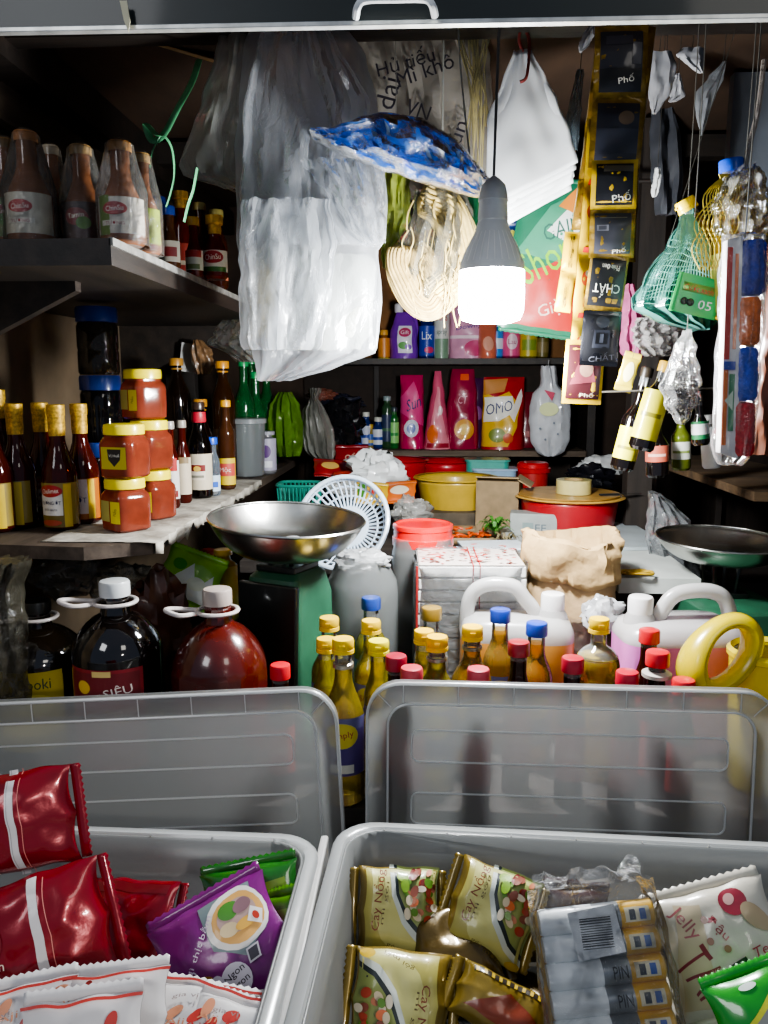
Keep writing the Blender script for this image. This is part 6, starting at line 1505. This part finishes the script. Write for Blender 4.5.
# ================================================================ packets in the tubs
BASEZ = .625
redfoil = mat('#8c1523', .26, metal=.25, coat=.5, amt=.18, scale=10, bump=.25, bscale=14)
def pos(px, py, Y): return at(px, py, Y)
wht = '#d8d4d2'
redart = [('r', .020, -.085, .034, .085, wht), ('r', .0225, -.085, .0238, .085, '#a8a4a4'), ('r', .0415, -.085, .0428, .085, '#e08a80'), ('r', -.075, -.08, -.012, -.052, '#c8bcb8')]+[('r', -.070+i*.006, -.078, -.070+i*.006+(.0035 if i % 3 else .002), -.054, '#22181a') for i in range(9)]+[
          ('t', 'MÌ CHÍNH', -.030, .045, .05, .020, 0, '#d8a860'), ('t', 'G', -.040, .0, .03, .04, 0, '#d89a4a'), ('t', 'Vàng', -.045, -.03, .04, .014, 0, '#e8d8c8')]
def redp(label, px, py, Y, rot, w_=.205, h_=.17, th=.05, sd=1, art=redart):
    return packet('red_packet', label, w_, h_, th, redfoil, art, pos(px, py, Y), tuple(R(a) for a in rot), group='red foil packets in the left tub', seed=sd, seal='v', nu=34, nv=28, wr=.16, px=2.6)
redp('topmost red foil packet with a white band, leaning high at the left edge', 4, 824, .86, (-14, -8, 8), w_=.170, h_=.115, sd=2, art=[(i[0],)+tuple((x*.72 if isinstance(x, float) else x) for x in i[1:]) if i[0] == 'r' else i for i in redart[:4]]+redart[4:7]*0+[('t', 'MC', -.05, .02, .035, .03, 0, '#c89a50')])
redp('shiny red foil packet with white band and gold emblem below the topmost one', 32, 938, .80, (-22, -14, 12), w_=.175, h_=.130, sd=5, art=[('r', .010, -.062, .021, .062, wht), ('r', .0275, -.06, .0285, .06, '#e08a80'), ('e', -.042, .012, .018, .022, '#7c121e'), ('t', 'GÀ', -.04, .014, .028, .028, -8, '#e0a850'), ('t', 'ngon', -.04, -.014, .026, .010, -8, '#e8d8c8'), ('p', [(-.085, -.055), (-.062, -.055), (-.075, .0)], '#c8b82a')])
redp('crumpled red foil packet lying behind, near the middle of the left tub', 124, 925, .93, (-42, -8, -15), w_=.14, h_=.11, th=.03, sd=8, art=[('r', -.06, .038, .06, .050, '#6a0f18')])
redp('second red packet edge showing between the white packets and the tub wall', 100, 965, .90, (-40, 30, 10), w_=.12, h_=.10, th=.03, sd=9, art=[])
# white packets with red print
wh = mat('#cfcccb', .55, coat=.15, amt=.1, scale=12)
rn = random.Random(11)
def whart(sd):
    r_ = random.Random(sd); it = []
    for k in range(7):
        u, v = r_.uniform(-.05, .05), r_.uniform(-.034, .034); c = '#b8413a' if k % 3 else '#c98a6a'
        it.append(('e', u, v, .010, .006, r_.uniform(0, 90), c)); it.append(('t', 'Aji', u+.004, v-.010, .022, .009, r_.uniform(-12, 12), c))
    it += [('t', 'gia vị', -.02, .02, .03, .007, 5, '#8a7a78'), ('r', -.06, .040, .06, .043, '#b8413a')]
    return it
G7 = 'white seasoning packets with red print at the front left'
for i, (px, py, Y, rot, w_, h_) in enumerate(((58, 1006, .76, (-56, -20, 10), .125, .075), (112, 1022, .71, (-48, -12, -6), .115, .09), (18, 1036, .70, (-45, -8, 8), .12, .09), (196, 1026, .74, (-68, 14, 8), .13, .075), (80, 1052, .66, (-40, -5, 5), .12, .09), (12, 1000, .82, (-60, -16, 15), .10, .07), (235, 1044, .70, (-60, 22, 10), .11, .07))):
    packet('seasoning_packet', ('white seasoning packet with red print leaning on the shiny red packet', 'white seasoning packet with red print standing in the centre front, corner raised', 'white seasoning packet with red print at the bottom left corner',
        'white seasoning packet with red print lying flat below the purple packet', 'white seasoning packet cut by the bottom edge, under the centre one', 'white seasoning packet tucked behind the others at the left edge', 'white seasoning packet at the bottom, nearest the tub side')[i],
        w_, h_, .020, wh, whart(i), pos(px, py, Y), tuple(R(a) for a in rot), group=G7, seed=20+i, wr=.2)
# purple noodle packet
pur = mat('#7a2074', .3, coat=.6, amt=.12, scale=12, bump=.15, bscale=20)
pa = [('p', [(-.01, .062), (.060, .062), (.062, .005), (.03, -.012), (-.005, .01)], '#7a8a8c'), ('e', .034, .030, .040, .034, '#e8e6df'), ('e', .036, .030, .034, .028, '#d8a860'), ('e', .036, .033, .026, .018, '#b59a92'), ('e', .028, .042, .014, .010, '#4f8a34'), ('e', .046, .040, .012, .008, '#8a6a70'), ('e', .022, .022, .012, .008, '#d8c49a'), ('e', .044, .020, .014, .006, '#e0b050'),
      ('p', [(.046, .020), (.056, .034), (.068, .026), (.060, .010)], '#f2efec'), ('e', .058, .022, .004, .005, '#c8402a'),
      ('t', 'Mì thịt bằm', -.020, .022, .070, .011, 48, '#d8c8dc'), ('t', 'miền', -.050, -.004, .036, .018, 20, '#d8cce0'), ('e', -.030, -.020, .015, .011, '#c89a2e'), ('e', -.022, -.018, .007, .007, '#a87a1c'),
      ('e', .010, -.030, .020, .018, '#e8e2ea'), ('t', 'Ngon', .010, -.024, .028, .010, 14, '#241828'), ('t', 'Ngon', .012, -.036, .028, .010, 14, '#241828'), ('e', -.012, -.028, .009, .013, '#e2dce6'), ('r', .032, -.022, .048, -.006, '#d9d4da'), ('r', .034, -.020, .046, -.008, '#4a4650')]
packet('noodle_packet', 'purple noodle packet showing a soup bowl, propped against the tub wall', .158, .138, .045, pur, pa, pos(226, 957, .855), (R(-36), R(-32), R(-4)), seed=33, wr=.1, nu=34, nv=28)
packet('noodle_packet', 'dark green glossy packet standing behind the purple one', .13, .075, .03, mat('#2a6a22', .2, coat=.9, amt=.4, scale=16, bump=.3, bscale=20), [('p', [(-.01, -.03), (.055, -.02), (.05, .02), (.0, .01)], '#6a8a1c')], pos(252, 898, .93), (R(-30), R(-12), R(0)), seed=35)
packet('noodle_packet', 'small bright green packet corner right of the soup bowl packet', .085, .05, .02, mat('#4f8a1c', .25, coat=.8, amt=.4, scale=16), [('r', -.03, -.01, .03, .01, '#7aa83a')], pos(284, 918, .90), (R(-30), R(-25), R(-20)), seed=36)
packet('noodle_packet', 'silver and lilac packet edge slipping down beside the purple packet', .10, .045, .02, mat('#c4bfcc', .25, coat=.7, metal=.3, amt=.2), [('r', -.04, -.012, .03, .008, '#8a6aa8'), ('t', 'mì', -.02, .0, .02, .012, 0, '#4a2a68')], pos(266, 990, .84), (R(-40), R(-52), R(-10)), seed=37)
packet('noodle_packet', 'black packet lying low under the purple one', .16, .10, .03, mat('#141216', .2, coat=.8, amt=.3), [], pos(215, 985, .90), (R(-60), R(-20), 0), seed=38)
packet('noodle_packet', 'dark packet in the shade left of the purple one', .14, .09, .03, mat('#1c1a1c', .25, coat=.8, amt=.3), [('p', [(-.06, -.03), (.05, .03), (.05, .035), (-.06, -.02)], '#6a6a66')], pos(165, 960, .97), (R(-62), R(-18), 0), seed=39)
# red thing between the tubs
o = MB().box((0, 0, 0), (.008, .10, .05), mat('#a01822', .3, coat=.6), bev=.002).build('price_tag', loc=at(303, 1000, .74)+Vector((.0, 0, -.02))); tag(o, 'red plastic strip glimpsed in the gap between the tubs', 'tag')

# right tub: gold noodle packets
gold = mat('#8a7430', .3, metal=.3, coat=.7, amt=.25, scale=14, bump=.25, bscale=18); gold_shaded = mat('#54431a', .3, metal=.35, coat=.6, amt=.3, scale=14, bump=.25, bscale=18)  # second gold is darkened, painting in the shade between the packets
def ga(flip=1):
    it = [('p', [(-.044, .052), (-.044, -.052), (.052, -.052), (.052, .052)], '#b0a85a'), ('p', [(-.036, .052), (-.034, .0), (-.022, -.030), (.0, -.052), (.052, -.052), (.052, .052)], '#c6c27c'), ('p', [(-.012, .057), (-.008, .02), (.006, -.010), (.030, -.035), (.056, -.048), (.056, .057)], '#c9d0c8'),
          ('p', [(-.006, .057), (-.002, .022), (.012, -.006), (.034, -.028), (.056, -.040), (.056, .057)], '#1e2a2c'), ('p', [(-.002, .057), (.002, .024), (.016, -.002), (.036, -.023), (.056, -.034), (.056, .057)], '#8f9a58')]
    r_ = random.Random(5)
    for k in range(30):
        u = r_.uniform(.008, .052); v = r_.uniform(-.014, .052)
        if u-.01 > .0 and v > -.02+abs(.03-u)*.4:
            it.append(('e', u, v, r_.uniform(.004, .008), r_.uniform(.003, .006), r_.uniform(0, 180), r_.choice(['#b0442e', '#d8c8a8', '#8a4a3a', '#c07a5a', '#e0d4bc', '#5f8a2c', '#7c2c28', '#d87040'])))
    it += [('e', .006, .045, .008, .006, '#8aaa3a'), ('e', .010, .035, .006, .008, '#7aa02c'), ('t', 'Cay Nồng', -.027, .016, .072, .017, 84, '#7a3418'), ('t', 'mì gói', -.017, .012, .05, .006, 82, '#5a4a20'), ('e', .045, -.048, .010, .005, '#c8a82a'), ('t', 'gói mới', .005, -.042, .04, .007, -20, '#6a5a1c')]
    return it
G8 = 'gold noodle packets in the right tub'
def goldp(label, px, py, Y, rot, w_=.108, h_=.108, th=.050, sd=1, m_=gold, art=None):
    return packet('noodle_packet', label, w_, h_, th, m_, ga() if art is None else art, pos(px, py, Y), tuple(R(a) for a in rot), group=G8, seed=sd, wr=.12, nu=34, nv=30, px=5, pv=5, seal='v')
goldp('gold noodle packet in the back left corner of the right tub', 397, 912, .965, (-32, 2, 3), sd=41)
goldp('gold noodle packet tilted clockwise, second along the back of the right tub', 490, 912, .955, (-34, 17, -5), sd=43)
goldp('gold noodle packet upside down at the front left of the right tub', 400, 1002, .845, (-40, 186, 3), w_=.118, h_=.11, sd=45)
goldp('gold noodle packet at the bottom centre showing its striped edge', 503, 1008, .84, (-50, 32, 12), sd=47, w_=.12, h_=.06, art=[('r', -.05, .018, .05, .024, '#2a2014')]+[('r', -.048+i*.010, .018, -.044+i*.010, .024, '#c8a82a') for i in range(9)]+[('p', [(-.05, -.02), (.0, .01), (.05, -.01), (.04, -.028)], '#8a3a20')])
goldp('gold noodle packet lying lower, hidden between the two back ones', 455, 950, .93, (-62, -10, 8), sd=49, m_=gold_shaded, art=[])
goldp('dark gold packet in the shade right of the tilted one', 540, 925, .99, (-30, 8, 20), sd=51, m_=gold_shaded, w_=.10, h_=.09, art=[('p', [(-.03, -.03), (.03, -.01), (.03, .03), (-.02, .02)], '#b9a82c')])
packet('noodle_packet', 'black seasoning packet in the dark centre of the right tub', .12, .10, .03, mat('#14161c', .3, coat=.7, amt=.3), [('p', [(-.03, -.02), (.03, .0), (.02, .03), (-.02, .02)], '#1f3a2a')], pos(470, 975, .93), (R(-70), R(10), 0), seed=53)
packet('chocolate_packet', 'dark brown packet top peeping over behind the wrapped tube bundle', .09, .05, .03, mat('#3a1810', .3, coat=.6), [], pos(575, 908, .975), (R(-15), R(4), 0), seed=54)

# bundle of white and yellow tubes in film with barcode
T0 = pos(606, 975, .80)
t = thing('tube_bundle', 'film-wrapped bundle of white and yellow tubes with a barcode sticker', 'bundle', T0, (R(-30), R(-6), R(4)), scale=1.15)
wt = mat('#e2e6e8', .4, coat=.4, amt=.1); ylm = mat('#d8a822', .35, coat=.5, amt=.2)
rows_ = 6
for j in range(rows_):
    z = .050-j*.0235; T_ = Matrix.Translation((0, 0, z)) @ Matrix.Rotation(R(90), 4, 'Y')
    r_ = .0122
    tb = MB()
    prof = [(0, -.056), (r_*.9, -.056), (r_, -.053), (r_, .056), (0, .056)]
    tb.lathe([(r, q) for r, q in prof if q < 0]+[(r_, -.004)], wt, 20, T=T_); tb.lathe([(r_*.995, -.004), (r_*.995, .022)], mat('#8a8f94', .3, metal=.5, amt=.3), 20, T=T_); tb.lathe([(r_, .022), (r_, .054), (r_*.8, .056), (0, .056)], ylm, 20, T=T_)
    ob = tb.build('tube', t)
    F = lambda u, v, o_=0, z=z: Vector((u, -math.cos(v/r_)*(r_+o_), z+math.sin(v/r_)*(r_+o_)))
    A = MB(); A.art(F, [('r', .026, -.006, .050, .007, '#d8d0b0'), ('r', .030, -.004, .036, .005, '#2c3038'), ('r', .040, -.004, .046, .005, '#2c50a0'), ('t', 'PIN', .012, .0, .014, .010, 0, '#2a2c30')], g=.004, off=.0005); A.build('print', ob, weld=False)
MB().box((0, .014, -.008), (.118, .012, .135), ylm, bev=.003).build('backing', t)
A = MB(); FB = lambda u, v, o_=0: Vector((u, -.0150-o_, v))
bx0, bz0 = -.016, .022
its = [('p', [(bx0-.01, bz0-.006), (bx0+.036, bz0-.002), (bx0+.032, bz0+.040), (bx0-.014, bz0+.036)], '#dfe2e4')]
r_ = random.Random(4)
for k in range(13):
    z = bz0+.006+k*.0018; z += (z-bz0)*.2-.004; its.append(('r', bx0-.004, z, bx0+.026, z+r_.choice([.0007, .0011, .0014]), '#1a1c20'))
A.art(FB, its, g=.03); A.build('barcode_sticker', t, weld=False)
def fF(a, b):
    q = 2*PI*a; c, s_ = math.cos(q), math.sin(q); k = (abs(c)**6+abs(s_)**6)**(-1/6); n = nz(c*4, s_*4, b*7)
    r = 1-.35*max(0, b-.88)/.12*(abs(math.sin(q*3))*.6)
    return Vector((c*k*(.063+.004*n)*r, s_*k*(.021+.006*n), -.082+.162*b+.008*nz(c*3, s_*3)))
mb = MB(); mb.grid(fF, 60, 26, film('#e6e8ea', .03, .35, .06, .6, 30, .3, 1), closeu=True)
mb.grid(lambda a, b: Vector((-.055+.11*a+.01*nz(a*9, b), .004*nz(a*12, b*4)+.012*math.sin(a*9)*b, .078+b*(.016+.014*nz(a*6, 4)))), 36, 6, film('#e6e8ea', .15, .55, .06, 1.0, 34, .3, 1))
mb.build('film', t)
# white snack bag with maroon print
wb = mat('#cfc8b8', .35, coat=.5, amt=.12, scale=10, bump=.25, bscale=16)
sa = [('p', [(-.07, -.05), (-.04, .055), (-.01, .05), (-.03, -.055)], '#c8b89a'), ('t', 'TAI', -.036, -.016, .044, .044, -70, '#8a2430'), ('t', 'Jelly', -.036, .034, .036, .022, -65, '#a05a5c'), ('t', 'Đậu', .0, .022, .028, .014, -60, '#9a3a44'), ('e', -.012, .034, .004, .004, '#a87a6a'), ('e', -.014, .012, .004, .004, '#a87a6a'), ('e', .002, .0, .004, .004, '#a87a6a'),
      ('e', .030, .044, .018, .014, -20, '#8f2a3a'), ('e', .026, .048, .007, .006, '#d8a8a0'), ('e', .050, .022, .020, .012, -50, '#b09a7a'), ('p', [(-.006, -.055), (.024, -.03), (.018, -.010), (-.012, -.02), (-.022, -.045)], '#2c3a30'), ('e', .002, -.032, .010, .008, '#b8a82a'), ('e', .008, -.026, .006, .005, '#3a4a9a'), ('t', 'Tepi', .045, -.012, .034, .014, 0, '#a02838')]
packet('snack_packet', 'white snack bag with maroon lettering leaning at the right of the tube bundle', .150, .125, .04, wb, sa, pos(722, 948, .86), (R(-34), R(-20), R(-8)), seed=61, wr=.2, nu=34, nv=28)
packet('snack_packet', 'bright green and white snack packet in the bottom right corner', .11, .10, .04, mat('#2aa02c', .25, coat=.8, amt=.15), [('p', [(-.03, -.05), (-.02, .01), (.02, .03), (.06, .03), (.06, -.05)], '#9a9c94'), ('p', [(-.036, -.05), (-.026, .012), (.018, .036), (.06, .036), (.06, .03), (.02, .03), (-.02, .01), (-.03, -.05)], '#d8d83a'), ('e', -.01, .042, .01, .003, '#e8f0e8')],
       pos(772, 1026, .76), (R(-35), R(-22), R(-5)), seed=63)
packet('snack_packet', 'pale packet lying under the white snack bag', .14, .10, .03, wb, [], pos(700, 990, .88), (R(-60), R(0), 0), seed=64)
# layers of packets below, filling the tubs
for i, (px, Y, c, lb) in enumerate(((370, .80, gold_shaded, 'gold noodle packet lying flat at the bottom left of the right tub'), (520, .93, gold_shaded, 'gold noodle packet lying flat under the black seasoning packet'), (640, .90, gold_shaded, 'gold noodle packet lying flat beneath the tube bundle'), (600, .70, gold_shaded, 'gold noodle packet lying flat near the front of the right tub'))):
    x = at(px, 950, Y).x; packet('noodle_packet', lb, .12, .11, .06, c, [], (x, Y, .70), (R(-88), 0, R(i*17)), group=G8, seed=80+i)
for i, (px, Y) in enumerate(((60, .86), (200, .92), (150, .72), (250, .74))):
    x = at(px, 950, Y).x; packet('red_packet', ('red foil packet lying flat under the shiny upright ones', 'red foil packet lying flat under the black packet', 'red foil packet lying flat at the bottom front of the left tub', 'red foil packet lying flat near the right wall of the left tub')[i], .14, .12, .06, redfoil, [], (x, Y, .70), (R(-88), 0, R(i*23)), group='red foil packets in the left tub', seed=90+i)
